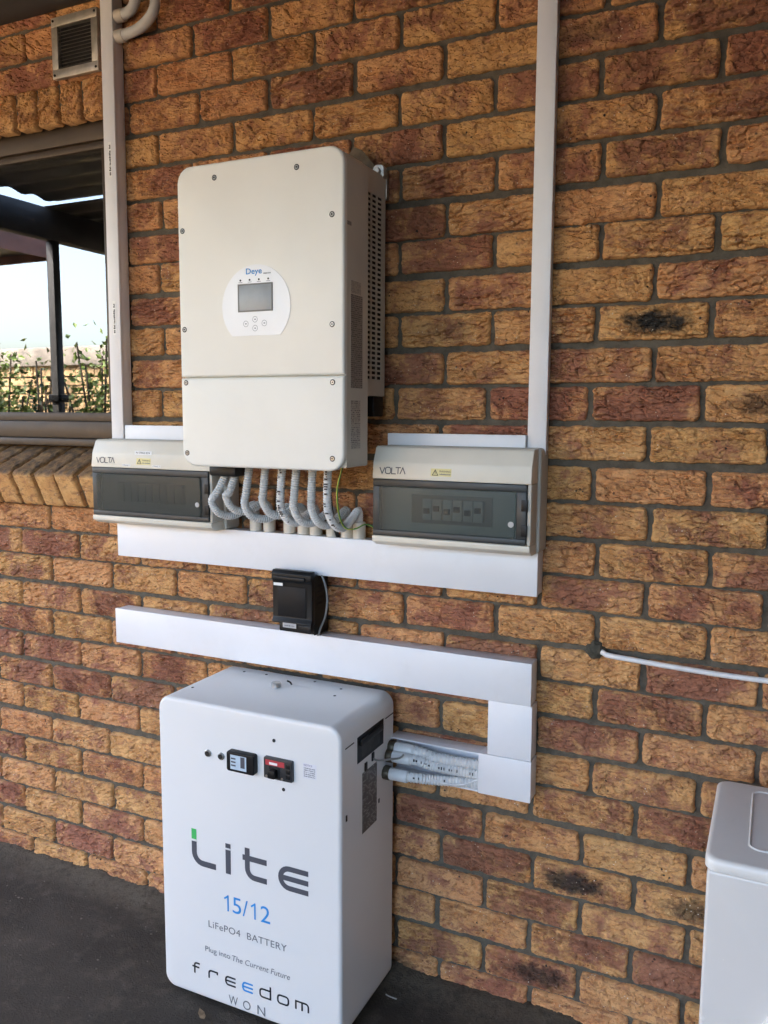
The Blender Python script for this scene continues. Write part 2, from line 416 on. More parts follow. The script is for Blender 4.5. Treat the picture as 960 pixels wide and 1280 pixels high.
# ------------------------------------------------------------------ ground
def ground():
    def axis(lo, hi, a, b, step):
        xs = [a + step * k for k in range(int((b - a) / step) + 1)]
        s = step; x = xs[-1]
        while x < hi: s *= 1.5; x = min(hi, x + s); xs.append(x)
        s = step; x = xs[0]; pre = []
        while x > lo: s *= 1.5; x = max(lo, x - s); pre.append(x)
        return pre[::-1] + xs
    X = axis(-60, 60, -2.2, .9, .03); Y = axis(-60, 60, -1.2, .03, .03)
    V = []; F = []
    for y in Y:
        for x in X:
            wid = .07 + .05 * noise.noise(Vector((x * 4, 2, 5))) + .02 * noise.noise(Vector((x * 19, 2, 5))); near = max(0, 1 + y / wid) if y < 0 else 1
            z = .005 * noise.noise(Vector((x * 3, y * 3, 1))) + .003 * noise.noise(Vector((x * 14, y * 14, 3)))
            if -1.3 < y < .06: z += near * (.020 + .016 * noise.noise(Vector((x * 5, 0, 7))) + .008 * noise.noise(Vector((x * 23, y * 20, 7))))
            if y < -1.3 or y > .1: z *= .3
            V.append((x, y, z - .006))
    n = len(X)
    for j in range(len(Y) - 1):
        for i in range(n - 1): F.append((j * n + i, j * n + i + 1, (j + 1) * n + i + 1, (j + 1) * n + i))
    struct(obj('ground', (V, [], F), GROUND, None, True))
ground()

# ------------------------------------------------------------------ the brick house wall
CH = .08337
DZ = {-2: -1, -1: 2, 0: 2, 1: -1, 2: -1, 3: -1, 4: -5, 5: 2, 6: -2, 7: 1, 8: -2, 9: 1, 10: 0, 11: -5, 12: -3, 13: -3, 14: 1, 15: 6, 16: 4, 17: 6, 18: 6, 19: 3, 20: 6, 21: -1, 22: -1, 23: -3, 24: -1, 25: -4, 26: 0}
DX = {-2: [(-9, 0), (-5, -5)], -1: [(-10, -3), (-8, 3), (-6, 6), (-4, -1), (-2, -6)], 0: [(-9, 17), (-7, -6), (-5, -1), (-3, -9), (1, -16)],
      1: [(-10, -2), (-8, 3), (-6, 4), (-4, -3), (-2, -8), (0, -14)], 2: [(-3, -9), (1, -13)], 3: [(-10, 5), (-4, 2), (-2, -1), (0, -5)],
      4: [(-3, 1), (1, -7)], 5: [(-10, -7), (-4, 0), (0, -2), (2, -8)], 6: [(-3, 1), (1, -7)], 7: [(-10, 1), (-4, 1), (-2, -3), (0, -5), (2, -11)],
      8: [(-3, 1), (1, -3)], 9: [(-10, -12), (-4, -8), (-2, -10), (0, -14), (2, -19)], 10: [(1, -7)], 11: [(0, 0), (2, -1)], 12: [(1, 3)],
      13: [(-14, 20), (-12, 13), (0, 14), (2, 10)], 14: [(-15, 11), (-13, 14), (1, 2), (3, 2)], 15: [(-14, 19), (-8, 27), (-4, 21), (0, 18), (2, 15)],
      16: [(-15, 4), (-13, 12), (-9, 11), (-5, 14), (-1, 5), (3, 2)], 17: [(-14, 11), (-12, 14), (0, 19), (2, 15)], 18: [(-15, -3), (-13, 6), (-3, 3), (3, 5)],
      19: [(-14, 0), (-12, 3), (0, 15), (2, 11)], 20: [(-15, -13), (-11, -8), (1, -1)], 21: [(-14, -9), (-12, -8), (-2, -1), (2, 0)],
      22: [(-15, -17), (-11, -1), (-3, 8), (1, 2)], 23: [(-14, -8), (-12, 2), (-2, 4), (2, 2)], 24: [(-15, -26), (-11, -3), (-3, -1), (1, 2)],
      25: [(-14, -16), (-12, -10), (-2, 6), (2, 0)], 26: [(-13, 0), (-11, 6)]}
def row_z(r): return 2.185 - r * CH + DZ.get(r, 0) / 1000
def joint_x(r, c):
    t = DX.get(r, [(0, 0)])
    if c <= t[0][0]: d = t[0][1]
    elif c >= t[-1][0]: d = t[-1][1]
    else:
        for (a, u), (b, w) in zip(t, t[1:]):
            if a <= c <= b: d = u + (w - u) * (c - a) / (b - a); break
    return c * .116 + d / 1000

def brick_mesh(seed, L=.2215, H=.0715, D=.03, nx=116, nz=40, along=True, amp=1.0):
    """one rough-faced brick: its torn face is real relief, front at y = 0, body behind"""
    s = seed * 13.7
    def cells(px, pz, kx, kz, q):
        (d, pts) = noise.voronoi(Vector((px * kx + q, pz * kz, q * .37)))
        c = pts[0]; h = noise.cell(Vector((c.x * 7.3, c.y * 9.1, c.z * 5.7)))
        return h, (c.y - pz * kz) / kz, d[1] - d[0]
    def off(x, z):
        wx = .006 * noise.noise(Vector((x * 60, z * 60, s + 50))) + .003 * noise.noise(Vector((x * 170, z * 170, s + 52)))
        wz = .004 * noise.noise(Vector((x * 60, z * 60, s + 70))) + .002 * noise.noise(Vector((x * 170, z * 170, s + 72)))
        sl = (x * .10 * math.sin(s)) if along else 0
        k1, k2 = ((36, 92), (78, 160)) if along else ((92, 40), (160, 80))
        h1, t1, e1 = cells(x + wx * 1.6, z + wz + sl, k1[0], k1[1], s); h2, t2, e2 = cells(x + wx, z + wz + sl, k2[0], k2[1], s + 5)
        keep = min(1.25, max(.45, .85 + .7 * noise.noise(Vector((x * 15, z * 22, s + 41)))))
        big = .0036 * h1 + t1 * .50 + (-.0040 * math.exp(-(e1 / .10) ** 2))
        small = .0015 * h2 + t2 * .36 + (-.0019 * math.exp(-(e2 / .12) ** 2))
        f = noise.noise(Vector((x * 210, z * 260, s + 9)))
        lump = noise.noise(Vector((x * 11, z * 16, s + 20)))
        return -(keep * amp * (big + small) + .0006 * f + .0016 * lump) - .001
    V = []; F = []
    for j in range(nz + 1):
        for i in range(nx + 1):
            x = (i / nx - .5) * L; z = (j / nz - .5) * H
            ex = (L / 2 - abs(x)); ez = (H / 2 - abs(z)); e = min(ex, ez)
            y = off(x, z)
            k = max(0, 1 - e / .006); y = y * (1 - .6 * k) + .0065 * k * k
            wob = .0024 * noise.noise(Vector((x * 40, z * 40, s + 31))) + .0017 * noise.noise(Vector((x * 130, z * 130, s + 33)))
            if ex < .006: x += wob * 1.2 - math.copysign(.0022 * max(0, 1 - ez / .009) ** 2, x)
            if ez < .006: z += wob - math.copysign(.0020 * max(0, 1 - ex / .009) ** 2, z)
            V.append((x, y, z))
    n = nx + 1
    for j in range(nz):
        for i in range(nx): F.append((j * n + i, j * n + i + 1, (j + 1) * n + i + 1, (j + 1) * n + i))
    rim = [i for i in range(nx + 1)] + [j * n + nx for j in range(1, nz + 1)] + [nz * n + i for i in range(nx - 1, -1, -1)] + [j * n for j in range(nz - 1, 0, -1)]
    b0 = len(V)
    for k in rim: V.append((V[k][0], D, V[k][2]))
    m = len(rim)
    for k in range(m): F.append((rim[(k + 1) % m], rim[k], b0 + k, b0 + (k + 1) % m))
    me = bpy.data.meshes.new('brick'); me.from_pydata(V, [], F); me.update(); me.materials.append(B)
    for p in me.polygons: p.use_smooth = True
    me.set_sharp_from_angle(angle=math.radians(50))
    return me
STRETCHER = [brick_mesh(k) for k in range(14)]
ROWLOCK = [brick_mesh(50 + k, .0725, .106, .03, 40, 56, False, .6) for k in range(6)]

wall = base(thing('brick_wall', 'rough faced yellow and brown brick house wall behind all the equipment', 'wall'))
WX0, WX1 = -7.0, 1.30
JX = -1.338                                  # right jamb of the window opening
WL = -2.95                                   # its left jamb, outside the frame
m = bmesh.new()
for a in ((WX0, WX1, .018, .11, -.1, 1.15), (WX0, WX1, .018, .11, 2.26, 2.62), (JX, WX1, .018, .11, 1.15, 2.26), (WX0, WL, .018, .11, 1.15, 2.26)):
    box(*a, bm=m)
obj('mortar', m, MORTAR, wall)
BR = random.Random(21)
# kiln flash of bricks read off the photograph: (course, left joint column) -> (flash, redness, burn)
SEEN = {(7, 0): (.15, .15, 1), (5, 0): (.55, .3, 0), (3, 0): (.75, .15, 0), (1, 0): (.85, .2, 0), (0, 1): (.85, .1, 0), (2, 1): (.7, .5, 0), (4, 1): (.4, .3, 0),
        (6, 1): (.6, .9, 0), (8, -1): (.8, .6, 0), (9, 0): (.95, .8, 0), (8, 1): (.55, .5, 0), (10, -1): (.5, .3, 0), (10, 1): (.35, .1, 0), (11, 0): (.35, .9, 0),
        (11, 2): (.6, 1, 0), (12, -1): (.6, .3, 0), (12, 1): (.65, .1, 0), (13, 0): (.55, .3, 0), (13, 2): (.8, .6, 0), (14, -1): (.8, .5, 0), (14, 1): (.7, .8, 0),
        (15, 0): (.25, .4, 0), (16, 1): (.9, .6, 0), (17, 0): (.9, .4, 0), (18, -1): (.9, .6, .1), (18, 1): (.55, .8, 0), (19, 0): (.6, .3, 0), (20, -1): (.6, .3, 0),
        (20, 1): (.9, .5, 0), (21, 0): (.3, .2, .1), (22, -1): (.6, .2, .9), (22, 1): (.5, .2, .7), (23, 0): (.6, .3, 0), (24, -1): (.75, .3, 0), (25, -2): (.8, .5, .75),
        (1, -4): (.5, .2, 0), (-1, -4): (.45, .1, 0), (0, -3): (.3, .1, 0), (1, -2): (.9, .4, 0), (2, -5): (.9, .5, 0), (2, -3): (.15, 0, 0), (3, -4): (.6, .7, 0),
        (3, -2): (.75, .7, 0), (4, -3): (.5, .5, 0), (4, -5): (.95, .4, 0), (5, -4): (.95, .6, 0), (5, -2): (.1, .3, 0), (6, -3): (.55, .8, 0), (6, -5): (.5, .3, 0),
        (7, -4): (.35, .2, .35), (7, -2): (.5, .5, 0), (8, -3): (.5, .4, 0), (8, -5): (.8, .4, 0), (9, -4): (.5, .6, 0), (9, -2): (.9, 1, 0), (0, -7): (.95, .3, 0), (1, -8): (.5, .2, 0),
        (2, -11): (.75, .7, 0), (4, -11): (.8, .8, 0), (6, -11): (.7, .8, 0), (8, -11): (.6, .7, 0)}
def add_brick(name, me, x, z, y=0., sx=1, sz=1, rot=None, flash=None):
    o = bpy.data.objects.new(name, me); COL.objects.link(o); o.parent = wall
    o.location = (x, y, z); o.scale = (sx, 1, sz)
    if rot: o.rotation_euler = rot
    f = flash or (min(1, max(0, BR.gauss(.55, .3))), min(1, BR.random() * 1.1), (BR.uniform(.3, .7) if BR.random() < .012 else 0))
    o.color = (f[0], f[1], f[2], 1)
    return o
far = bmesh.new(); count = 0
for r in range(-4, 27):
    z = row_z(r); par = 0 if r % 2 else 1
    cs = [c for c in range(-60, 14) if (c - par) % 2 == 0]
    for c in cs:
        x0 = joint_x(r, c); x1 = joint_x(r, c + 2)
        if x0 > WX1 - .05 or x1 < WX0: continue
        win = 1.13 < z - .02 and z < 2.30 and not (z > 2.325)
        if win and WL < (x0 + x1) / 2 < JX - .13: continue
        if win and x0 < JX < x1: x0 = JX - .006
        if win and x1 - x0 < .03: continue
        if -2.02 < x1 and x0 < .56:
            me = STRETCHER[BR.randrange(len(STRETCHER))]
            gap = .0112 + BR.uniform(-.0015, .0025)
            sx = (x1 - x0 - gap) / .2215
            if sx < .6:      # a cut brick keeps its own mesh so that its face is not squeezed
                me = brick_mesh(100 + r, x1 - x0 - gap, .0715, .03, max(14, int(116 * sx)), 40); sx = 1
            flip = BR.random() < .5
            add_brick('brick', me, (x0 + x1) / 2, z, .0042 + BR.uniform(-.0015, .0025), sx, 1 + BR.uniform(-.02, .025), (BR.uniform(-.008, .008), BR.uniform(-.004, .004) + (math.pi if flip else 0), BR.uniform(-.006, .006)) if not flip else (BR.uniform(-.008, .008), math.pi + BR.uniform(-.004, .004), BR.uniform(-.006, .006)), SEEN.get((r, c)))
            count += 1
        else:
            if x0 < WX0 + .05: continue
            box(x0 + .005, x1 - .005, 0, .03, z - .036, z + .036, bm=far)
o = obj('brick_courses', far, PLAIN_BRICK, wall); o['kind'] = 'stuff'
# brick on edge over the window and the sloping brick sill under it
for k in range(9):
    x = -1.3815 - k * .0835
    add_brick('brick', ROWLOCK[k % 6], x, 2.2625, .0035 + BR.uniform(-.002, .002), .945, .98, (0, BR.uniform(-.02, .02), 0), (BR.uniform(.05, .45), BR.uniform(0, .3), 0))
SA = math.radians(-24)
def sill_brick(k):
    bm = bmesh.new()
    W, H, L = .0725, .106, .19
    nx, ny, nz = 10, 20, 12; s = 300 + k * 7
    # a closed rough block, relief on top and front
    bmesh.ops.create_cube(bm, size=1)
    bmesh.ops.subdivide_edges(bm, edges=[e for e in bm.edges], cuts=13, use_grid_fill=True)
    for v in bm.verts:
        p = v.co.copy(); q = Vector((p.x * W, p.y * L, p.z * H))
        front, top = p.y < -.499, p.z > .499
        edge = sum(1 for a in p if abs(a) > .499)
        n = noise.fractal(Vector((q.x * 42 + s, q.y * 20, q.z * 20)), 1, 2.1, 4); t = n * 2.3; saw = t - math.floor(t)
        d = .0035 * saw + .0015 * noise.noise(q * 120 + Vector((s, 0, 0)))
        if edge >= 2: d -= .005
        if front: q.y -= d
        if top: q.z += d
        if abs(p.x) > .499: q.x += .0018 * noise.noise(q * 45 + Vector((s, 3, 0)))
        v.co = q
    me = bpy.data.meshes.new('brick'); bm.to_mesh(me); bm.free(); me.materials.append(B_SILL)
    for p in me.polygons: p.use_smooth = True
    me.set_sharp_from_angle(angle=math.radians(50)); return me
SILL = [sill_brick(k) for k in range(4)]
cyc = Vector((0, math.cos(-SA), math.sin(-SA)))
for k in range(9):
    x = -1.372 - k * .0838
    # front lower edge at y -.055, top back edge up under the window frame
    add_brick('brick', SILL[k % 4], x, 1.2285 + BR.uniform(-.003, .003), .030 + BR.uniform(-.004, .004), .97, 1, (-SA, 0, BR.uniform(-.02, .02)), (BR.uniform(.0, .35), BR.uniform(0, .2), 0))
o = obj('sill_mortar', xprofile([(-.022, 1.150), (.12, 1.225), (.10, 1.305), (-.060, 1.234)], -2.2, -1.334), MORTAR, wall)
# window: bronze frame with a fixed pane, dark room behind
YG = .07
fr = bmesh.new()
for (x0, x1, y0, y1, z0, z1) in ((WL, JX, .045, .10, 2.166, 2.236), (WL, JX, .045, .10, 1.335, 1.385), (JX - .045, JX, .0455, .0995, 1.385, 2.166), (WL, WL + .045, .0455, .0995, 1.385, 2.166)):
    box(x0, x1, y0, y1, z0, z1, .003, bm=fr)
win = obj('window', fr, BRONZE, wall, True)
f2 = bmesh.new()
for (x0, x1, z0, z1) in ((WL + .045, JX - .045, 2.146, 2.166), (WL + .045, JX - .045, 1.385, 1.411), (JX - .065, JX - .045, 1.411, 2.146), (WL + .045, WL + .065, 1.411, 2.146)):
    box(x0, x1, .056, .085, z0, z1, .002, bm=f2)
obj('glazing_bead', f2, BRONZE, win, True)
obj('bottom_rail', box(WL, JX, .032, .10, 1.312, 1.3345, .004), BRONZE, win, True)
obj('pane', box(WL + .065, JX - .065, YG, YG + .005, 1.411, 2.146), WINDOW_GLASS, win)
rm = bmesh.new()
for a in ((-5, 1.6, 3.9, 4, 0, 2.6), (-5.1, -5, .115, 4, 0, 2.6), (1.5, 1.6, .115, 3.9, 0, 2.6), (-5, 1.5, .115, 3.9, 2.5, 2.6), (-5, 1.5, .115, 3.9, -.05, .02)): box(*a, bm=rm)
obj('room', rm, PLASTER, wall)
obj('wall_plate', box(WX0, WX1, -.045, .0, 2.505, 2.62, .003), TIMBER, wall)
obj('house_roof', box(WX0, WX1, .0, 6, 2.63, 2.8), ROOFSHEET, wall)

# ------------------------------------------------------------------ patio roof over the wall, seen again in the window
roof = base(thing('patio_roof', 'dark corrugated patio roof on steel beams seen in the window', 'roof'))
PX = -3.27
def sheet(x0, x1, y0, y1, z):
    V = []; F = []; n = int((y1 - y0) / .019)
    for i in range(n + 1):
        y = y0 + (y1 - y0) * i / n; zz = z + .008 * math.cos(2 * math.pi * (y - y0) / .152)
        V += [(x0, y, zz), (x1, y, zz), (x0, y, zz + .003), (x1, y, zz + .003)]
    for i in range(n):
        a = i * 4
        F += [(a, a + 1, a + 5, a + 4), (a + 2, a + 6, a + 7, a + 3), (a, a + 4, a + 6, a + 2), (a + 1, a + 3, a + 7, a + 5)]
    return (V, [], F)
ROOF_FRONT = -3.2
for (x0, y0, y1) in ((PX - .10, ROOF_FRONT, -1.44), (PX + .12, -1.43, -.71), (PX - .10, -.70, .0)):
    obj('sheet', sheet(x0, WX1, y0, y1, 2.5085), ROOFSHEET, roof, True)
for x in (PX, -1.75 + .0, -.1, 1.45):
    if x == PX: obj('beam', box(x - .035, x + .035, ROOF_FRONT, -.046, 2.335, 2.497, .004), STEELD, roof, True)
obj('front_beam', box(PX + .036, WX1, ROOF_FRONT, ROOF_FRONT + .06, 2.34, 2.495, .004), STEELD, roof, True)
post = base(thing('roof_post', 'dark square steel roof post seen reflected in the window', 'post', (PX, -1.5, 0)))
put('shaft', box(PX - .024, PX + .024, -1.524, -1.476, 0, 2.336, .003), STEELD, post)
put('clamp', box(PX - .038, PX + .038, -1.538, -1.462, 1.47, 1.51, .004), BLACK, post)
base(None)
tag(obj('side_light_blocker', box(WX1 + .005, WX1 + .2, -5.2, -.0, 0, 2.9), simple('dark_light_blocker', (.03, .024, .018), .8, var=.2)), 'added dark light blocker out of view beyond the washing machine', 'wall')  # unseen dark slab, added to keep light off the right-facing sides

# neighbouring roof, garden wall and shrubs that the window mirrors
nb = base(thing('carport', 'low carport roof with a red brown edge mirrored in the window', 'carport', (-5.9, -2.0, 0)))
put('roof_slab', box(-7.4, -4.86, -3.0, -.9, 2.66, 2.75), STEELD, nb)
put('fascia', box(-7.4, -4.84, -3.03, -3.001, 2.60, 2.76), FASCIA, nb)
put('side_fascia', box(-4.859, -4.835, -3.0, -.9, 2.60, 2.765), FASCIA, nb)
for y in (-2.9, -1.0): put('leg', box(-7.3, -7.22, y - .04, y + .04, 0, 2.659), STEELD, nb)
gw = base(thing('garden_wall', 'sunlit brick garden wall with weathered coping mirrored in the window', 'wall', (-4, -4.4, 0)))
put('core', box(-11, -1.6, -4.62, -4.41, 0, 1.88), MORTAR, gw, False)
put('coping', box(-11, -1.58, -4.66, -4.34, 1.879, 2.07, .02), COPING, gw)
cb = bmesh.new()
for k in range(110):
    x = -10.9 + k * .0835; box(x, x + .0735, -4.408, -4.38 + random.uniform(-.004, .004), 1.782, 1.886, bm=cb)
for r in range(21):
    z = 1.775 - (r + 1) * .0834
    for k in range(40):
        x = -10.95 + k * .232 + (.116 if r % 2 else 0); box(x, x + .222, -4.408, -4.385 + random.uniform(-.004, .004), z, z + .0734, bm=cb)
o = put('brick_courses', cb, GARDEN_BRICK, gw, False); o['kind'] = 'stuff'
def shrub(label, x, y, h, rad, n, lm, seed):
    R = random.Random(seed); t = base(thing('shrub', label, 'shrub', (x, y, 0)))
    st = bmesh.new(); tips = []
    for k in range(13):
        a = R.uniform(0, 6.28); rr = rad * R.uniform(.2, 1); hh = h * R.uniform(.6, 1)
        P = [(x, y, 0), (x + rr * .3 * math.cos(a), y + rr * .3 * math.sin(a), hh * .45), (x + rr * math.cos(a), y + rr * math.sin(a), hh)]
        merge(st, tube(P, .009, 6, .1)); tips.append([Vector(p) for p in spline(P, 8)])
    put('stem', st, STEM, t)
    V = []; F = []
    for k in range(n):
        p = R.choice(tips); q = p[R.randrange(5, len(p))] + Vector((R.gauss(0, rad * .20), R.gauss(0, rad * .20), R.gauss(-h * .06, h * .07)))
        d = Vector((R.gauss(0, 1), R.gauss(0, 1), R.gauss(.3, .7))).normalized(); s = d.cross(Vector((R.gauss(0, 1), R.gauss(0, 1), R.gauss(0, 1)))).normalized()
        l = R.uniform(.045, .085); w = l * .30; up = d.cross(s) * l * .12; b = len(V)
        for c in (q, q + d * l * .5 + s * w + up, q + d * l, q + d * l * .5 - s * w + up): V.append(tuple(c - OFF))
        F.append((b, b + 1, b + 2)); F.append((b, b + 2, b + 3))
    obj('foliage', (V, [], F), lm, t)['kind'] = 'stuff'
shrub('broad leafy shrub mirrored left of the roof post in the window', -6.45, -3.8, 2.02, .45, 5200, LEAF, 1)
shrub('tall loose shrub mirrored right of the roof post, rising above the coping', -5.30, -3.9, 2.3, .36, 2600, LEAF, 2)
shrub('dark low shrub mirrored at the foot of the roof post', -5.62, -3.75, 1.62, .18, 1000, LEAF2, 3)
shrub('thin dark shrub mirrored against the garden wall coping', -6.02, -3.9, 1.95, .16, 500, LEAF2, 4)
base(None)

# ------------------------------------------------------------------ air vent
v = base(thing('air_vent', 'square louvred aluminium air vent above the window', 'air vent', (-1.414, 0, 2.315)))
m = bmesh.new(); a0, a1, b0, b1 = -1.496, -1.332, 2.316, 2.474
for q in ((a0, a1, b0, b0 + .024), (a0, a1, b1 - .024, b1), (a0, a0 + .022, b0 + .024, b1 - .024), (a1 - .022, a1, b0 + .024, b1 - .024)):
    box(q[0], q[1], -.020, -.006, q[2], q[3], .0015, bm=m)
put('frame', m, ALU, v)
put('back_plate', box(a0 + .005, a1 - .005, -.0078, -.0065, b0 + .005, b1 - .005), DARK, v, False)
for k in range(12):
    z = b0 + .0265 + k * .0091
    put('slat', xprofile([(-.019, z), (-.0178, z - .0005), (-.0085, z + .0055), (-.0097, z + .006)], a0 + .022, a1 - .022), ALU_D, v, False)
for x, z in ((a0 + .008, b0 + .009), (a1 - .008, b0 + .009), (a0 + .008, b1 - .009), (a1 - .008, b1 - .009)): put('rivet', disc(x, z, -.0225, .0032, .004, 12, .001), DARK, v)

# ------------------------------------------------------------------ trunking
def trunking(label, x0, x1, z0, z1, d, lid='front', lean=0, ends=True, mats=WHITE_PVC, nm='cable_trunking', seam=True):
    t = base(thing(nm, label, 'cable trunking', ((x0 + x1) / 2, 0, z0), 'white cable trunking on the wall'))
    put('base', box(x0 + .0015, x1 - .0015, -d + .0035, -.0005, z0 + .0015, z1 - .0015, .001), mats, t)
    put('lid', box(x0, x1, -d, -d + .010, z0, z1, .0016), mats, t)
    if lean: t.rotation_euler = (0, lean, 0)
    return t
tr = trunking('tall white trunking rising from the breaker box beside bare brick', -.1385, -.097, 1.325, 2.70, .027, lean=math.radians(-.1))
tl = trunking('tall white trunking running up the window jamb from the string box', -1.307, -1.2665, 1.33, 2.50, .040, lean=math.radians(.3))
base(tl)
for (z, body) in ((2.075, '~trunk'), (1.665, '~trunk')):
    s = put('sticker', box(-1.2915, -1.2805, -.0406, -.0402, z - .045, z + .045), PAPER, tl, False)
    o = text('lettering', body, 0, .080, 0, .0062, 0, INKB, s)
    o.rotation_euler = (0, math.radians(-90), 0); o.location = Vector((-1.283, -.0409, z - .04)) - OFF
    for vv in o.data.vertices: vv.co += OFF
trunking('short white trunking strip on top of the right hand breaker box', -.469, -.1395, 1.28, 1.3675, .038)
trunking('short white trunking strip behind the inverter on the string box', -1.262, -.93, 1.30, 1.3775, .038)
trunking('long white trunking under both breaker boxes catching the grey conduits', -1.289, -.102, 1.0165, 1.1135, .050)
h2 = trunking('long white trunking running just above the battery cabinet', -1.304, -.1085, .768, .866, .052)
trunking('upright white trunking piece dropping from the long run beside bare brick', -.2075, -.1055, .641, .7675, .050)
trunking('loose white trunking end piece where the battery conduits go in', -.2275, -.104, .5445, .6405, .052)
t = base(thing('open_trunking', 'open white trunking channel behind the battery conduits', 'cable trunking', (-.34, 0, .55)))
put('back_plate', box(-.455, -.229, -.0035, -.001, .548, .634), WHITE_PVC, t, False)
put('top_wall', box(-.455, -.209, -.047, -.001, .6345, .6375, .0008), WHITE_PVC, t)
put('bottom_wall', box(-.455, -.229, -.047, -.001, .5445, .5475, .0008), WHITE_PVC, t)

# ------------------------------------------------------------------ inverter
inv = base(thing('inverter', 'cream wall mounted solar inverter with a round white display panel', 'inverter', (-.685, -.12, 1.29)))
IX0, IX1, IZ0, IZ1, IY = -.898, -.474, 1.290, 1.955, -.246
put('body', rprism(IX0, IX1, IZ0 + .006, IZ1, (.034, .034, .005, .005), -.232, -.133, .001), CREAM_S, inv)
put('upper_cover', rprism(IX0 - .001, IX1 + .001, 1.4925, IZ1 + .001, (.036, .036, .001, .001), IY, -.2318, .006), CREAM, inv)
put('lower_cover', rprism(IX0 - .001, IX1 + .001, IZ0 - .001, 1.4905, (.001, .001, .036, .036), IY, -.2318, .006), CREAM, inv)
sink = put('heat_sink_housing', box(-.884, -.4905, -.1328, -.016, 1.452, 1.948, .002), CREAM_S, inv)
gr = bmesh.new(); y0, y1, z0, z1 = -.1327, -.0162, 1.4525, 1.9475; X = -.488
ys = [(-.112, -.091), (-.084, -.063), (-.056, -.035)]; zs = [1.49 + .0111 * k for k in range(37)]
yy = [y0] + [a for p in ys for a in p] + [y1]
for k in range(0, len(yy), 2): box(X - .0022, X, yy[k], yy[k + 1], z0, z1, bm=gr)
for (a, b) in ys:
    box(X - .0022, X, a, b, z0, zs[0], bm=gr); box(X - .0022, X, a, b, zs[-1] + .0068, z1, bm=gr)
    for za, zb in zip(zs, zs[1:]): box(X - .0022, X, a, b, za + .0068, zb, bm=gr)
put('vent_grille', gr, CREAM_S, inv, False)
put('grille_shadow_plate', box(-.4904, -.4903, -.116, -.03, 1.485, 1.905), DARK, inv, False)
for (x, z) in ((-.795, 1.924), (-.585, 1.922), (-.885, 1.818), (-.885, 1.600), (-.501, 1.819), (-.501, 1.597), (-.884, 1.480), (-.5, 1.477), (-.885, 1.319), (-.501, 1.316)):
    s = put('screw', disc(x, z, IY - .0012, .0046, .002, 16, .001), STEEL, inv)
    put('socket', disc(x, z, IY - .0016, .0022, .0008, 6), DARK, s)
    put('screw_rim', disc(x, z, IY - .0004, .0062, .0006, 18), DARK, inv)
# display overlay: a disc cut flat at the bottom
cx, cz, rr = -.690, 1.643, .0885; a = math.asin((1.580 - cz) / rr)
pts = [(cx + rr * math.cos(t), cz + rr * math.sin(t)) for t in [a + (math.pi - 2 * a) * k / 48 for k in range(49)]]
dp = put('display_panel', loft([[(x, IY - .0012, z) for x, z in pts], [(x, IY + .0005, z) for x, z in pts]]), GLOSSWHITE, inv)
scr = put('screen', box(-.7325, -.649, IY - .0026, IY - .001, 1.6345, 1.6885, .0006), LCD, dp)
bz = bmesh.new()
for q in ((-.7355, -.646, 1.6885, 1.6915), (-.7355, -.646, 1.6315, 1.6345), (-.7355, -.7325, 1.6345, 1.6885), (-.649, -.646, 1.6345, 1.6885)): box(q[0], q[1], IY - .0030, IY - .001, q[2], q[3], bm=bz)
put('bezel', bz, GREYWIRE, dp, False)
for x in (-.729, -.705, -.681, -.657):
    put('indicator_light', disc(x, 1.6995, IY - .0018, .0022, .001, 12), INKB, dp)
    put('indicator_caption', quad_plate(x - .005, x + .005, 1.6945, 1.6955, IY - .0015, .0003), GREYINK, dp, False)
for x, z in ((-.716, 1.606), (-.668, 1.606), (-.692, 1.615), (-.692, 1.596)):
    b = bmesh.new(); ribbon(b, arc(x, z, .0062, 0, 360, 24), .0008, IY - .0016); put('button', b, GREYINK, dp, False)
    put('button_symbol', quad_plate(x - .002, x + .002, z - .001, z + .001, IY - .0016, .0003), GREYINK, dp, False)
text('lettering', 'Deye', -.714, -.673, 1.7075, .0165, IY - .0017, BLUE, dp, bold=.012)
text('lettering', '~sub', -.669, -.650, 1.710, .0032, IY - .0017, GREYINK, dp)
# labels on the right flank
RAT = print_material('rating_label', (.30, .28, .25, 1), (.10, .09, .085, 1), 46, 22, .6)
LBL = print_material('notice_label', (.50, .47, .41, 1), (.14, .13, .12, 1), 26, 16, .5)
LS = IX1 + .0006
put('rating_label', side_plate(LS, -.214, -.160, 1.466, 1.662), RAT, inv, False)
put('model_label', side_plate(LS, -.214, -.168, 1.664, 1.690), LBL, inv, False)
put('notice_label', side_plate(LS, -.214, -.170, 1.336, 1.440), LBL, inv, False)
put('serial_label', side_plate(LS, -.230, -.212, 1.800, 1.808), RAT, inv, False)
put('dc_switch', box(-.53, -.487, -.075, -.022, 1.405, 1.4515, .004), BLACK, inv)
bk = put('wall_bracket', box(-.87, -.486, -.014, -.001, 1.90, 1.962, .001), STEEL, inv)
put('bracket_ear', rprism(-.512, -.4845, 1.940, 1.972, .010, -.034, -.015, .001), simple('zinc_plate', (.62, .62, .60), .35, metal=.8, var=.1, vscale=30), bk)
put('bolt', disc(-.498, 1.957, -.044, .0075, .012, 6, .001), STEEL, bk)
tri = [(-.600, 1.950), (-.600, 1.985), (-.566, 2.022), (-.545, 2.012), (-.505, 1.968), (-.505, 1.950)]
put('cardboard_flap', loft([[(x, -.034 + (z - 1.957) * .2, z) for x, z in tri], [(x, -.032 + (z - 1.957) * .2, z) for x, z in tri]]), simple('brown_card', (.17, .12, .075), .9, var=.2, vscale=30), inv, False)
put('gland_block', box(-.872, -.795, -.185, -.115, 1.262, 1.2888, .006), BLACK, inv)

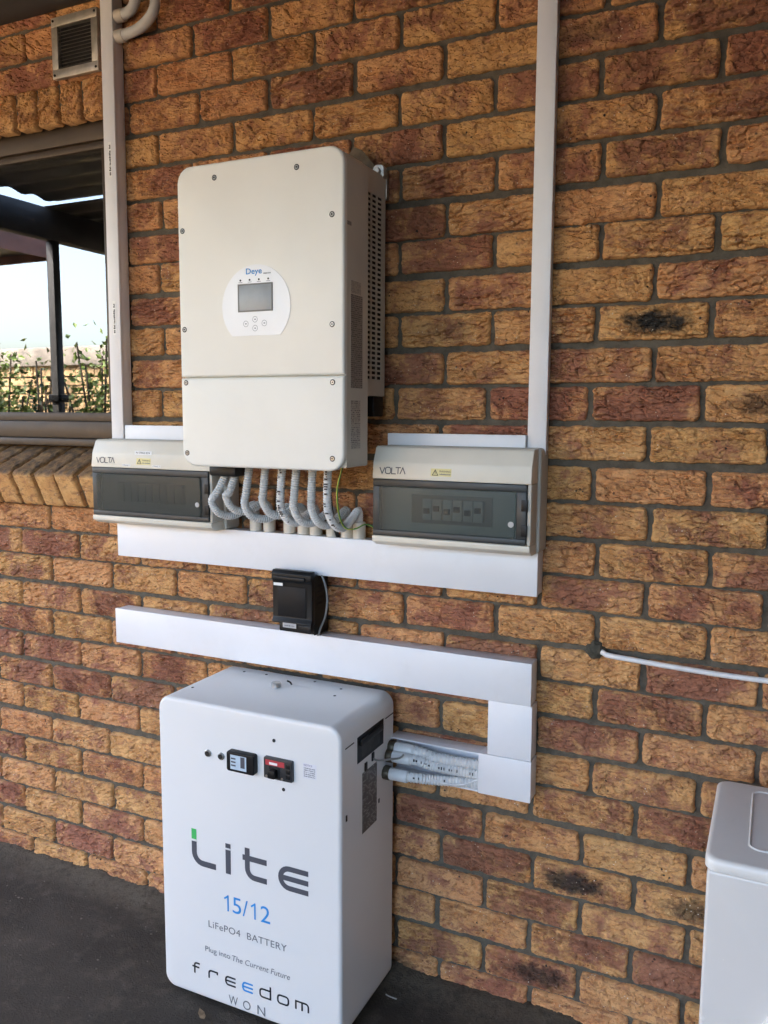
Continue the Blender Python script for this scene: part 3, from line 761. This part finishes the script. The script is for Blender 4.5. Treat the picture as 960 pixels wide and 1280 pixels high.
# ------------------------------------------------------------------ conduits looping from inverter to trunking
COLX = (-.845, -.804, -.744, -.703, -.668, -.621, -.581, -.548)
OUTX = (-.848, -.820, -.778, -.733, -.687, -.648, -.605, -.565)
LOWX = (-.888, -.846, -.792, -.741, -.690, -.655, -.606, -.563)
LOWZ = (1.163, 1.176, 1.160, 1.172, 1.157, 1.158, 1.156, 1.152)
LAB = ('leftmost in the row dropping from the black gland block', 'second in the row, also from the black gland block', 'third from the string box, with a wide bottom loop',
       'fourth from the string box, turning back to the trunking', 'with black print, fifth from the string box', 'sixth from the string box, plain', 'seventh from the string box, beside the printed one',
       'with bold black print next to the green and yellow wire')
for k in range(8):
    cxk, ox, lx, lz = COLX[k], OUTX[k], LOWX[k], LOWZ[k]
    c = base(thing('flexible_conduit', ('white' if k in (4, 7) else 'grey') + ' conduit ' + LAB[k], 'conduit', (cxk, -.027, 1.113), 'conduits looping under the inverter'))
    zt = 1.262 if k < 2 else 1.292
    P = [(ox, -.150, zt), (ox * .55 + lx * .45, -.156, 1.225), (lx, -.152, lz + .035), (lx + .006, -.132, lz + .004), ((lx + cxk) / 2 + .002, -.100, lz - .005),
         (cxk - .004, -.062, lz + .010), (cxk, -.036, 1.180), (cxk, -.0275, 1.170), (cxk, -.027, 1.145)]
    hose = put('hose', tube(P, .0102, 16, .004, .0017, .0056), WHITEPIPE if k in (4, 7) else GREYPIPE, c)
    put('collar', loft([[(cxk + rr_ * math.cos(a), -.027 + rr_ * math.sin(a), z) for a in (2 * math.pi * i / 20 for i in range(20))] for rr_, z in ((.0158, 1.1132), (.0158, 1.1495), (.0148, 1.1525), (.0110, 1.1530))]), COLLAR, c)
    if k in (4, 7):
        # printing down the hose: dark dashes standing on the corrugations
        pr = bmesh.new(); pts = resample(spline(P, 14), .0055); R = random.Random(k)
        for i in range(2, int(len(pts) * .62)):
            if R.random() < (.55 if k == 7 else .5):
                p = pts[i]; w = R.uniform(.002, .0055); h = R.uniform(.0015, .0022)
                for s in (0, 1):
                    if R.random() < .7: box(p.x + .002 - w * (1 - s), p.x + .002 + w * s, p.y - .0124, p.y - .0118, p.z - h, p.z + h, bm=pr)
        put('print', pr, INKB, hose, False)['kind'] = 'stuff'
ew = base(thing('earth_wire', 'thin green and yellow earth wire curling beside the conduits', 'wire', (-.53, -.05, 1.112)))
PE = [(-.528, -.15, 1.292), (-.541, -.15, 1.24), (-.545, -.135, 1.185), (-.540, -.115, 1.150), (-.522, -.10, 1.146), (-.505, -.075, 1.155), (-.492, -.05, 1.140), (-.483, -.04, 1.114)]
put('green_half', tube(PE, .0017, 8, .006), EARTH_G, ew); put('yellow_half', tube([(x - .0009, y - .0010, z) for x, y, z in PE], .0015, 8, .006), EARTH_Y, ew)
be = base(thing('black_cable', 'thin black cable hanging behind the printed conduit', 'cable', (-.59, -.03, 1.112)))
put('sheath', tube([(-.590, -.11, 1.292), (-.592, -.09, 1.2), (-.60, -.06, 1.15), (-.601, -.035, 1.112)], .005, 8, .01), BLACK, be)

# ------------------------------------------------------------------ distribution boards
def board(x0, x1, label, left):
    zb, zt = 1.1135, 1.3395
    d = base(thing('breaker_box', label, 'breaker box', ((x0 + x1) / 2, 0, zb), 'breaker boxes either side of the inverter'))
    put('rear_housing', rprism(x0 + .004, x1 + .006, zb - .001, zt + .001, .010, -.058, -.0015, .003), BEIGE_D, d)
    # the front cover: hood above, lip below, cheeks at both ends, hollow behind the door
    hood = put('hood', xprofile([(-.0575, zt), (-.088, zt), (-.094, zt - .004), (-.1075, 1.304), (-.1125, 1.2665), (-.0575, 1.2665)], x0, x1, .0022), BEIGE, d)
    put('lip', xprofile([(-.0575, zb), (-.092, zb), (-.112, zb + .010), (-.113, 1.1365), (-.0575, 1.1365)], x0, x1, .0018), BEIGE, d)
    put('cheek', box(x0 + .0005, x0 + .007, -.094, -.0575, 1.1367, 1.2663), BEIGE, d)
    put('cheek', box(x1 - .009, x1 - .0005, -.106, -.0575, 1.1367, 1.2663, .002), BEIGE_D, d)
    put('inner_plate', box(x0 + .0072, x1 - .0092, -.080, -.0576, 1.1368, 1.2662), simple('inner_plate_dark', (.10, .10, .10), .5) if left else simple('inner_plate', (.55, .55, .52), .5), d, False)
    dx1 = x1 - .010
    # smoked door: rim, raised pane, hinge leaves
    dr = bmesh.new()
    for q in ((x0 + .001, dx1, 1.250, 1.2655), (x0 + .001, dx1, 1.1375, 1.150), (x0 + .001, x0 + .017, 1.150, 1.250), (dx1 - .022, dx1, 1.150, 1.250)): box(q[0], q[1], -.1105, -.0945, q[2], q[3], .0015, bm=dr)
    door = put('door', dr, simple('smoked_door_rim', (.028, .032, .033), .45, var=.05), d)
    put('door_pane', rprism(x0 + .0172, dx1 - .0222, 1.1502, 1.2498, .007, -.1145, -.1115, .0015), SMOKED, door)
    put('latch', disc(dx1 - .031, 1.181, -.1160, .0065, .001, 16, .0004), simple('clear_latch', (.45, .46, .46), .15), door)
    for z in (1.168, 1.222): put('hinge', box(dx1 - .010, dx1 + .003, -.1135, -.1106, z - .012, z + .012, .001), BLACK, door)
    # breakers behind the pane
    w = x1 - x0
    if left:
        for k in range(9):
            x = x0 + .075 + k * .024
            b = put('breaker', box(x, x + .0225, -.097, -.0805, 1.176, 1.226, .001), simple('dark_breaker', (.05, .05, .05), .5), d)
    else:
        put('rail_cover', box(x0 + .085, x0 + .275, -.0835, -.0805, 1.168, 1.232, .001), simple('din_cover', (.22, .22, .21), .5), d)
        for k, (x, c) in enumerate(((.118, .55), (.141, .55), (.166, .5), (.189, .5), (.214, .45), (.237, .5))):
            b = put('breaker', box(x0 + x, x0 + x + .0215, -.098, -.0837, 1.178, 1.224, .001), simple('pale_breaker', (.50, .50, .49), .45), d)
            put('toggle', box(x0 + x + .004, x0 + x + .0175, -.1045, -.0981, 1.192 + .006 * (k % 2), 1.204 + .006 * (k % 2), .001), BLACK, b)
    # printed name on the hood (its face leans back a little): VOLTA in thin strokes
    bm = bmesh.new(); X0 = x0 + .018; z0, z1 = 1.2785, 1.2925; sw = .0021; u = .0128; g = .0016
    def yh(z): return -.1127 + (z - 1.2665) / (1.304 - 1.2665) * .0050
    L = [[(X0, z1), (X0 + u * .5, z0), (X0 + u, z1)]]
    xo = X0 + u + g; L.append([(xo + .003, z0), (xo + u - .003, z0), (xo + u, z0 + .003), (xo + u, z1 - .003), (xo + u - .003, z1), (xo + .003, z1), (xo, z1 - .003), (xo, z0 + .003), (xo + .003, z0)])
    xl = xo + u + g * 1.6; L.append([(xl, z1), (xl, z0), (xl + u * .82, z0)])
    xt = xl + u * .72; L += [[(xt, z1), (xt + u, z1)], [(xt + u / 2, z1 - sw / 2), (xt + u / 2, z0)]]
    xa = xt + u * .88; L.append([(xa, z0), (xa + u * .5, z1), (xa + u, z0)])
    for s in L: ribbon(bm, s, sw, 0)
    for vtx in bm.verts: vtx.co.y = yh(vtx.co.z) - .0005
    put('lettering', bm, INK, hood, False)
    def decal(nm, xa, xb, za, zb_, mt, lift=.0003):
        b = bmesh.new(); vs_ = [b.verts.new((x, yh(z) - lift, z)) for x, z in ((xa, za), (xb, za), (xb, zb_), (xa, zb_))]; b.faces.new(vs_)
        return put(nm, b, mt, hood, False)
    def dtext(body, xa, xb, za, h, mt):
        o = text('lettering', body, xa, xb, za, h, 0, mt, hood)
        for vtx in o.data.vertices: vtx.co.y = yh(vtx.co.z + OFF.z) - .0007 - OFF.y
    wx = x0 + .142 if not left else x0 + .155
    decal('warning_sticker', wx, wx + .048, 1.2765, 1.2935, YELLOW)
    b = bmesh.new(); tri = [(wx + .004, 1.279), (wx + .0105, 1.2905), (wx + .017, 1.279)]
    ribbon(b, tri + [tri[0]], .0015, 0); ribbon(b, [(wx + .0105, 1.2875), (wx + .0105, 1.2815)], .0014, 0)
    for vtx in b.verts: vtx.co.y = yh(vtx.co.z) - .0007
    put('warning_triangle', b, INKB, hood, False)
    dtext('WARNING', wx + .020, wx + .0465, 1.2855, .0042, INKB); dtext('~warning', wx + .020, wx + .0465, 1.2795, .0034, GREYINK)
    if left:
        decal('string_sticker', x0 + .148, x0 + .205, 1.3085 - .006, 1.3155 - .0035, PAPER); dtext('PV STRING BOX', x0 + .153, x0 + .200, 1.3045, .0052, INKB)
        decal('string_sticker', x0 + .108, x0 + .136, 1.2710, 1.2765, PAPER); dtext('STRING 1', x0 + .110, x0 + .134, 1.2722, .0034, INKB)
        decal('string_sticker', x0 + .208, x0 + .236, 1.2710, 1.2765, PAPER); dtext('STRING 2', x0 + .210, x0 + .234, 1.2722, .0034, INKB)
    return d
board(-.472, -.104, 'beige breaker box with smoked door and pale breakers right of the inverter', False)
board(-1.315, -.921, 'beige breaker box with string labels under the window sill corner', True)

# ------------------------------------------------------------------ black fuse isolator
f = base(thing('fuse_isolator', 'black plastic fuse isolator between the two long white trunkings', 'isolator', (-.70, 0, .88)))
put('housing', box(-.745, -.648, -.072, -.0525, .884, 1.020, .003), BLACK, f)
put('rear_housing', box(-.742, -.650, -.0524, -.001, .8675, 1.015), BLACK, f)
put('cover', xprofile([(-.0725, 1.030), (-.088, 1.030), (-.094, 1.022), (-.094, 1.008), (-.088, 1.000), (-.088, .912), (-.094, .902), (-.094, .898), (-.0725, .898)], -.757, -.645, .0015), BLACK, f)
put('cover_foot', box(-.738, -.648, -.090, -.0725, .877, .8975, .003), BLACK, f)
put('face_panel', box(-.742, -.661, -.0905, -.0885, .915, .990, .001), simple('dark_grey_panel', (.008, .008, .009), .5, spec=.2), f)
put('grip', box(-.750, -.660, -.100, -.0945, 1.006, 1.016, .002), BLACK, f)
put('sticker', quad_plate(-.750, -.724, .9915, .9985, -.0945, .0005), PAPER, f, False)
put('rating_plate', quad_plate(-.724, -.686, .8885, .9000, -.0950, .0008), simple('grey_plate', (.42, .42, .43), .4), f, False)
text('lettering', '~plate', -.719, -.691, .892, .004, -.0954, GREYINK, f)
for k in range(4): put('slot', box(-.6478, -.6472, -.058, -.032, .945 + k * .0145, .950 + k * .0145), DARK, f, False)
put('flank', box(-.6495, -.6479, -.0715, -.004, .8705, 1.0150), simple('olive_black_flank', (.018, .017, .013), .5, spec=.25), f, False)
c = base(thing('grey_cable', 'thin grey cable bowed beside the black fuse isolator', 'cable', (-.64, -.05, .868)))
put('sheath', tube([(-.640, -.048, 1.018), (-.628, -.05, .990), (-.624, -.05, .955), (-.630, -.05, .915), (-.643, -.05, .885), (-.650, -.05, .864)], .0028, 8, .006), GREYWIRE, c)

# ------------------------------------------------------------------ battery cabinet
bt = base(thing('battery_cabinet', 'white lithium battery cabinet standing on the dark floor', 'battery', (-.698, -.165, 0)))
BX0, BX1, BZ0, BZ1, BY = -.946, -.4515, .006, .7455, -.300
put('cabinet', rprism(BX0, BX1, BZ0, BZ1, .032, BY, -.030, .009, 10, .003), WHITE_COAT, bt)
put('foot_frame', box(BX0 + .03, BX1 - .03, BY + .02, -.04, -.004, .007), BLACK, bt, False)
Y = BY - .0006
# round push buttons
for x, z in ((-.800, .6285), (-.763, .6280)):
    b = put('push_button', disc(x, z, BY - .005, .0085, .006, 20, .0015), STEEL, bt); put('button_face', disc(x, z, BY - .0058, .0060, .001, 16), DARK, b)
mt = put('meter', rprism(-.7385, -.6640, .6045, .6515, .006, BY - .016, BY + .001, .003), BLACK, bt)
put('meter_screen', box(-.7265, -.6835, BY - .0168, BY - .0158, .6115, .6450), LCD2, mt, False)
b = bmesh.new()
for k in range(3): box(-.7245, -.712, BY - .0171, BY - .0168, .635 - k * .008, .6385 - k * .008, bm=b)
box(-.699, -.6875, BY - .0171, BY - .0168, .618, .6435, bm=b)
put('screen_print', b, INK, mt, False)
br = put('main_breaker', rprism(-.6425, -.5690, .6045, .6530, .003, BY - .009, BY + .001, .002), simple('breaker_charcoal', (.035, .036, .038), .4), bt)
put('red_panel', quad_plate(-.637, -.588, .636, .648, BY - .0096, .0008), RED, br, False)
put('breaker_label', quad_plate(-.627, -.606, .638, .6435, BY - .0100, .0005), PAPER, br, False)
put('toggle', box(-.6225, -.605, BY - .024, BY - .0088, .6115, .630, .002), BLACK, br)
put('toggle_slot', quad_plate(-.628, -.599, .608, .634, BY - .0095, .0006), DARK, br, False)
for x in (-.635, -.594): put('terminal_screw', disc(x, .6095, BY - .0102, .003, .001, 12), STEEL, br)
for k in range(3): put('side_key', box(-.584, -.573, BY - .0105, BY - .0088, .612 + k * .012, .621 + k * .012, .0008), BLACK, br)
for x, z in ((-.620, .6905), (-.596, .5815)): put('bolt_hole', disc(x, z, BY - .0012, .0042, .0015, 14, .0006), DARK, bt)
put('notice', quad_plate(-.5455, -.5115, .6195, .6535, Y, .0003), simple('notice_paper', (.74, .74, .77), .4), bt, False)
text('lettering', 'NOTICE', -.543, -.522, .6475, .0042, Y - .0003, simple('violet_ink', lin(70, 60, 120), .5), bt)
for k in range(5): text('lettering', '~notice%d' % k, -.543, -.515, .6415 - k * .0046, .0029, Y - .0003, GREYINK, bt)
# LiTE logo
w = .0145
def letters(strokes, mt, wd=w):
    b = bmesh.new()
    for n_, st_ in enumerate(strokes): ribbon(b, st_, wd, Y - .00006 * n_)
    return put('letter', b, mt, bt, False)
letters([[(-.8465, .4025), (-.8465, .378)] + arc(-.8215, .3765, .025, 180, 270, 7) + [(-.784, .3515)]], INK)
letters([[(-.749, .3440), (-.749, .4030)]], INK); put('letter_dot', box(-.75625, -.74175, Y, Y + .0002, .4075, .4185), INK, bt, False)
letters([[(-.6955, .4210), (-.6955, .372)] + arc(-.6755, .3715, .020, 180, 270, 6) + [(-.6425, .3515)], [(-.7085, .3965), (-.6425, .3965)]], INK, .0135)
letters([[(-.5335, .3975), (-.583, .3975)] + arc(-.583, .3745, .023, 90, 270, 12) + [(-.5335, .3515)], [(-.600, .3745), (-.5335, .3745)]], INK, .0125)
bm = bmesh.new(); ribbon(bm, [(-.8465, .4075), (-.8465, .4335)], w, Y); put('logo_accent', bm, GREEN, bt, False)
for x in (-.7515, -.6765): letters([[(x, .2505), (x, .2905)], [(x, .2880), (x - .0105, .2800)]], BLUE, .0042)
text('lettering', '5', -.7385, -.7145, .2505, .0400, Y, BLUE, bt); text('lettering', '/', -.7105, -.6960, .2505, .0400, Y, BLUE, bt); text('lettering', '2', -.6610, -.6350, .2505, .0400, Y, BLUE, bt)
text('lettering', 'LiFePO4  BATTERY', -.809, -.591, .1955, .0170, Y, GREYINK, bt, spacing=1.06)
text('lettering', 'Plug into ', -.820, -.748, .1265, .0180, Y, GREYINK, bt)
text('lettering', 'The Current Future', -.742, -.583, .1290, .0145, Y, GREYINK, bt, shear=.2)
# freedom WON: wide square letters drawn as strokes
z0, z1 = .0640, .0840; w = .0044; W = .0285; step = .0485
def letter(ch, x):
    zm = (z0 + z1) / 2; r = .007
    if ch == 'f': return [[(x + .006, z0), (x + .006, z1 + .001)] + arc(x + .012, z1 + .001, .006, 180, 90, 4) + [(x + W * .75, z1 + .007)], [(x - .001, z1 - .003), (x + W * .7, z1 - .003)]]
    if ch == 'r': return [[(x, z0), (x, z1 - r)] + arc(x + r, z1 - r, r, 180, 90, 4) + [(x + W * .85, z1), (x + W * .85, z1 - .006)]]
    if ch == 'e': return [[(x + W, z0)] + [(x + r, z0)] + arc(x + r, zm, r, 270, 90, 8, (z1 - z0) / 2) + [(x + W, z1)], [(x, zm), (x + W, zm)]]
    if ch == 'd': return [[(x + W, z1 + .011), (x + W, z0), (x + r, z0)] + arc(x + r, z0 + r, r, 270, 180, 4) + arc(x + r, z1 - r, r, 180, 90, 4) + [(x + W, z1)]]
    if ch == 'o': return [arc(x + r, z0 + r, r, 180, 270, 4) + arc(x + W - r, z0 + r, r, 270, 360, 4) + arc(x + W - r, z1 - r, r, 0, 90, 4) + arc(x + r, z1 - r, r, 90, 180, 4) + [(x, z0 + r)]]
    if ch == 'm': return [[(x, z0), (x, z1), (x + W * 1.15 - r, z1)] + arc(x + W * 1.15 - r, z1 - r, r, 90, 0, 4) + [(x + W * 1.15, z0)], [(x + W * .575, z0), (x + W * .575, z1)]]
for i, ch in enumerate('freedom'):
    letters(letter(ch, -.859 + i * step), BLUE if i == 3 else INKB, w)
for i, ch in enumerate('WON'):
    text('lettering', ch, -.754 + i * .0405, -.754 + i * .0405 + (.026 if ch == 'W' else .0215), .0165, .0225, Y, GREYINK, bt)
# top: lifting bolt and plugged holes
put('lifting_bolt', loft([[(-.726 + r_ * math.cos(a), -.125 + r_ * math.sin(a), z) for a in (2 * math.pi * i / 18 for i in range(18))] for r_, z in ((.0125, .7450), (.0125, .7550), (.0105, .7570))]), STEEL, bt)
for x, y in ((-.905, -.22), (-.865, -.06), (-.800, -.055), (-.66, -.05), (-.575, -.07), (-.565, -.12)): put('hole_plug', loft([[(x + r_ * math.cos(a), y + r_ * math.sin(a), z) for a in (2 * math.pi * i / 12 for i in range(12))] for r_, z in ((.0038, .7450), (.0032, .7462))]), DARK, bt)
put('cable_stub', tube([(-.700, -.095, .745), (-.701, -.10, .753), (-.708, -.104, .757)], .0022, 6, .004), BLACK, bt)
# right flank
SX = BX1 + .0008
put('handle_recess', side_plate(SX, -.224, -.090, .638, .699, .0012), BLACK, bt, False)
hp = bt.children[-1]
put('handle_bar', box(SX - .0002, SX + .006, -.215, -.100, .676, .690, .002), BLACK, hp)
put('handle_inner', side_plate(SX + .0004, -.205, -.110, .646, .672, .0006), simple('recess_grey', (.03, .03, .03), .6), hp, False)
for y0, y1 in ((-.281, -.240), (-.078, -.034)): put('handle_slit', side_plate(SX - .0002, y0, y1, .6925, .6950, .0008), DARK, bt, False)
put('serial_plate', side_plate(SX - .0002, -.199, -.124, .462, .606, .0008), print_material('serial_plate', (.10, .10, .10, 1), (.36, .36, .35, 1), 30, 14, .35), bt, False)
for y, z in ((-.147, .627), (-.183, .617)): put('small_socket', box(SX - .0005, SX + .002, y - .006, y + .006, z - .010, z + .010, .001), BLACK, bt)
put('bolt_hole', box(SX - .0005, SX + .0005, -.279, -.273, .528, .542), DARK, bt, False)
put('bolt_hole', box(SX - .0005, SX + .0005, -.115, -.110, .50, .51), DARK, bt, False)
# ------------------------------------------------------------------ battery conduits
BC = (('uppermost', (-.052, .616), (-.035, .604)), ('printed middle', (-.066, .600), (-.036, .581)), ('lowest', (-.082, .563), (-.036, .558)))
for i, (nm, (y, z), (ye, ze)) in enumerate(BC):
    c = base(thing('battery_conduit', nm + ' white corrugated conduit from the battery flank into the trunking', 'conduit', (BX1, y, z), 'conduits from the battery to the trunking'))
    def cyl(xa, xb, r_, n=20): return loft([[(x, y + rr_ * math.cos(a), z + rr_ * math.sin(a)) for a in (2 * math.pi * k / n for k in range(n))] for x, rr_ in ((xa, r_ * .93), (xa + .002, r_), (xb - .002, r_), (xb, r_ * .93))])
    put('gland', cyl(BX1 - .001, BX1 + .016, .0168, 10), BRASS, c)
    put('sleeve', cyl(BX1 + .015, BX1 + .062, .0146), WHITEPIPE, c)
    P = [(BX1 + .055, y, z), (BX1 + .085, y + (ye - y) * .13, z + (ze - z) * .10), ((BX1 - .22) / 2, (y + ye) / 2, (z + ze) / 2 - .003), (-.25, ye, ze), (-.205, ye + .002, ze + .001)]
    h = put('hose', tube(P, .0130, 16, .004, .0021, .0072), WHITEPIPE, c)
    if i != 0:
        pr = bmesh.new(); pts = resample(spline(P, 14), .006); R = random.Random(20 + i)
        for k in range(3, len(pts) - 6):
            if R.random() < (.6 if i == 1 else .18):
                p = pts[k]; hh = R.uniform(.0018, .0036); box(p.x - .0012, p.x + R.uniform(.0005, .003), p.y - .0132, p.y - .0122, p.z + .004 - hh, p.z + .004 + hh, bm=pr)
        put('print', pr, INKB, h, False)['kind'] = 'stuff'
c = base(thing('thin_grey_cable', 'thin grey cable dropping from a small socket onto the battery conduits', 'cable', (-.45, -.183, .61)))
put('sheath', tube([(-.4505, -.147, .622), (-.440, -.140, .617), (-.420, -.110, .612), (-.405, -.095, .612), (-.398, -.090, .62)], .0024, 8, .006), GREYWIRE, c)
put('lower_sheath', tube([(-.33, -.068, .562), (-.29, -.062, .556), (-.255, -.055, .562), (-.232, -.045, .572), (-.215, -.04, .575)], .0024, 8, .006), WHITEPIPE, c)

# ------------------------------------------------------------------ elbows at the top of the left trunking
for nm, z, out in (('upper', 2.434, -1.176), ('lower', 2.384, -1.125)):
    c = base(thing('conduit_elbow', nm + ' grey conduit bend leaving the side of the tall left trunking', 'conduit', (-1.262, -.022, z), 'conduit bends at the top of the trunking'))
    put('hose', tube([(-1.262, -.022, z), (-1.235, -.024, z), ((out - 1.235) / 2, -.028, z + .006), (out - .012, -.030, z + .032), (out, -.030, z + .07), (out + .002, -.030, 2.52)], .0135, 16, .004, .0006, .006), GREYPIPE, c)
    put('collar', loft([[(x, -.022 + r_ * math.cos(a), z + r_ * math.sin(a)) for a in (2 * math.pi * k / 20 for k in range(20))] for x, r_ in ((-1.2655, .0165), (-1.238, .0165), (-1.236, .0150))]), COLLAR, c)

# ------------------------------------------------------------------ white cable leaving the wall
c = base(thing('white_cable', 'white round cable coming out of a hole in the brick joint', 'cable', (.02, 0, .897)))
put('sheath', tube([(.028, .002, .900), (.044, -.010, .896), (.10, -.012, .893), (.20, -.016, .889), (.30, -.018, .8865), (.42, -.016, .887), (.62, -.008, .890)], .0058, 12, .02), simple('white_cable', (.70, .70, .70), .4, var=.03, dirt=.15), c)
hs = bmesh.new(); bmesh.ops.create_icosphere(hs, subdivisions=3, radius=1)
for q in hs.verts:
    n = 1 + .35 * noise.noise(q.co * 2.3); q.co = Vector((.018 + q.co.x * .021 * n, .004 + q.co.y * .012 * n, .900 + q.co.z * .019 * n))
put('plug_of_putty', hs, simple('dark_putty', (.06, .055, .04), .9, var=.2, vscale=60, bump=.6, bscale=200), c)

# ------------------------------------------------------------------ washing machine
w = base(thing('washing_machine', 'off white washing machine standing against the wall', 'washing machine', (.54, -.26, 0)))
MX0, MX1, MZ, MYF, MYB = .284, .80, .702, -.430, -.100
put('cabinet', rprism(MX0 + .004, MX1 - .004, .02, MZ - .0225, .006, MYF + .006, MYB, .006), APPL, w)
top = put('top', loft([[(x, y, z) for x, y in ring(MX0 + o, MX1 - o, MYF + o, MYB - o, .022)] for z, o in ((MZ - .021, .001), (MZ - .0195, 0), (MZ - .007, 0), (MZ - .0025, .0018), (MZ - .0005, .005), (MZ, .009))]), APPL_T, w)
R1 = ring(MX0 + .062, MX1 - .062, MYF + .058, MYB - .03, .02)
rim = bmesh.new(); pv = [rim.verts.new((x, y, MZ + .0003)) for x, y in R1]
R2 = ring(MX0 + .0645, MX1 - .0645, MYF + .0605, MYB - .0325, .018); pw = [rim.verts.new((x, y, MZ + .0022)) for x, y in R2]
R3 = ring(MX0 + .067, MX1 - .067, MYF + .063, MYB - .035, .016); pq = [rim.verts.new((x, y, MZ + .0003)) for x, y in R3]
for A, Bq in ((pv, pw), (pw, pq)):
    for i in range(len(A)): rim.faces.new((A[i], A[(i + 1) % len(A)], Bq[(i + 1) % len(A)], Bq[i]))
bmesh.ops.recalc_face_normals(rim, faces=rim.faces); put('moulded_rim', rim, APPL_T, top)
dc = (.545, .375)
put('door_ring', loft([[(dc[0] + r_ * math.cos(a), y, dc[1] + r_ * math.sin(a)) for a in (2 * math.pi * k / 48 for k in range(48))] for r_, y in ((.175, MYF + .007), (.174, MYF - .006), (.160, MYF - .018), (.125, MYF - .020), (.118, MYF - .008))], False, False), APPL_T, w)
put('door_glass', loft([[(dc[0] + r_ * math.cos(a), y, dc[1] + r_ * math.sin(a)) for a in (2 * math.pi * k / 48 for k in range(48))] for r_, y in ((.122, MYF - .008), (.09, MYF - .016), (.04, MYF - .022))]), simple('dark_door_glass', (.02, .022, .025), .08), w)
put('control_panel', rprism(MX0 + .20, MX1 - .03, .585, .655, .006, MYF + .001, MYF + .0065, .002), APPL_T, w)
put('dial', disc(.60, .620, MYF - .016, .024, .018, 28, .003), APPL, w)
for x in (MX0 + .06, MX1 - .06):
    for y in (MYF + .05, MYB - .05): put('foot', loft([[(x + .018 * math.cos(a), y + .018 * math.sin(a), z) for a in (2 * math.pi * k / 14 for k in range(14))] for z in (-.002, .021)]), BLACK, w)

# ------------------------------------------------------------------ grit on the floor
base(None)
R = random.Random(5); g = bmesh.new()
for k in range(380):
    x = R.uniform(-1.9, .3); y = -abs(R.gauss(0, .25)) - .012; s = R.uniform(.0010, .0030)
    if BX0 - .01 < x < BX1 + .01 and y > BY - .01: continue
    b = bmesh.new(); bmesh.ops.create_icosphere(b, subdivisions=1, radius=s)
    for q in b.verts: q.co = Vector((q.co.x * R.uniform(.7, 1.6) + x, q.co.y * R.uniform(.7, 1.5) + y, q.co.z * R.uniform(.5, .9) + .0015))
    merge(g, b)
o = obj('grit', g, simple('pale_grit', (.12, .10, .075), .9, var=.4, vscale=40)); o['kind'] = 'stuff'; o['label'] = 'pale grit and crumbs scattered over the dark floor'
tw = obj('dry_twig', tube([(-.435, -.100, .008), (-.425, -.104, .009), (-.405, -.104, .008)], .0016, 6, .006), simple('dry_twig', (.40, .37, .32), .8), None, True)
tag(tw, 'short pale dry twig on the floor beside the battery', 'twig')
lf = bmesh.new(); pts = [(-.022, 0, .004), (-.008, .008, .001), (.010, .007, .003), (.024, .001, .007), (.010, -.006, .002), (-.008, -.007, .003)]
cv = lf.verts.new((0, 0, .0005)); pv = [lf.verts.new(p) for p in pts]
for i in range(6): lf.faces.new((cv, pv[i], pv[(i + 1) % 6]))
bmesh.ops.solidify(lf, geom=list(lf.faces), thickness=.0006)
lf_o = obj('dry_leaf', lf, simple('dry_leaf', (.38, .27, .16), .8, var=.2, vscale=60), None, True); lf_o.location = (-.80, -.345, .001); lf_o.rotation_euler = (0, 0, -.7)
tag(lf_o, 'small curled tan dry leaf on the floor in front of the battery', 'leaf')
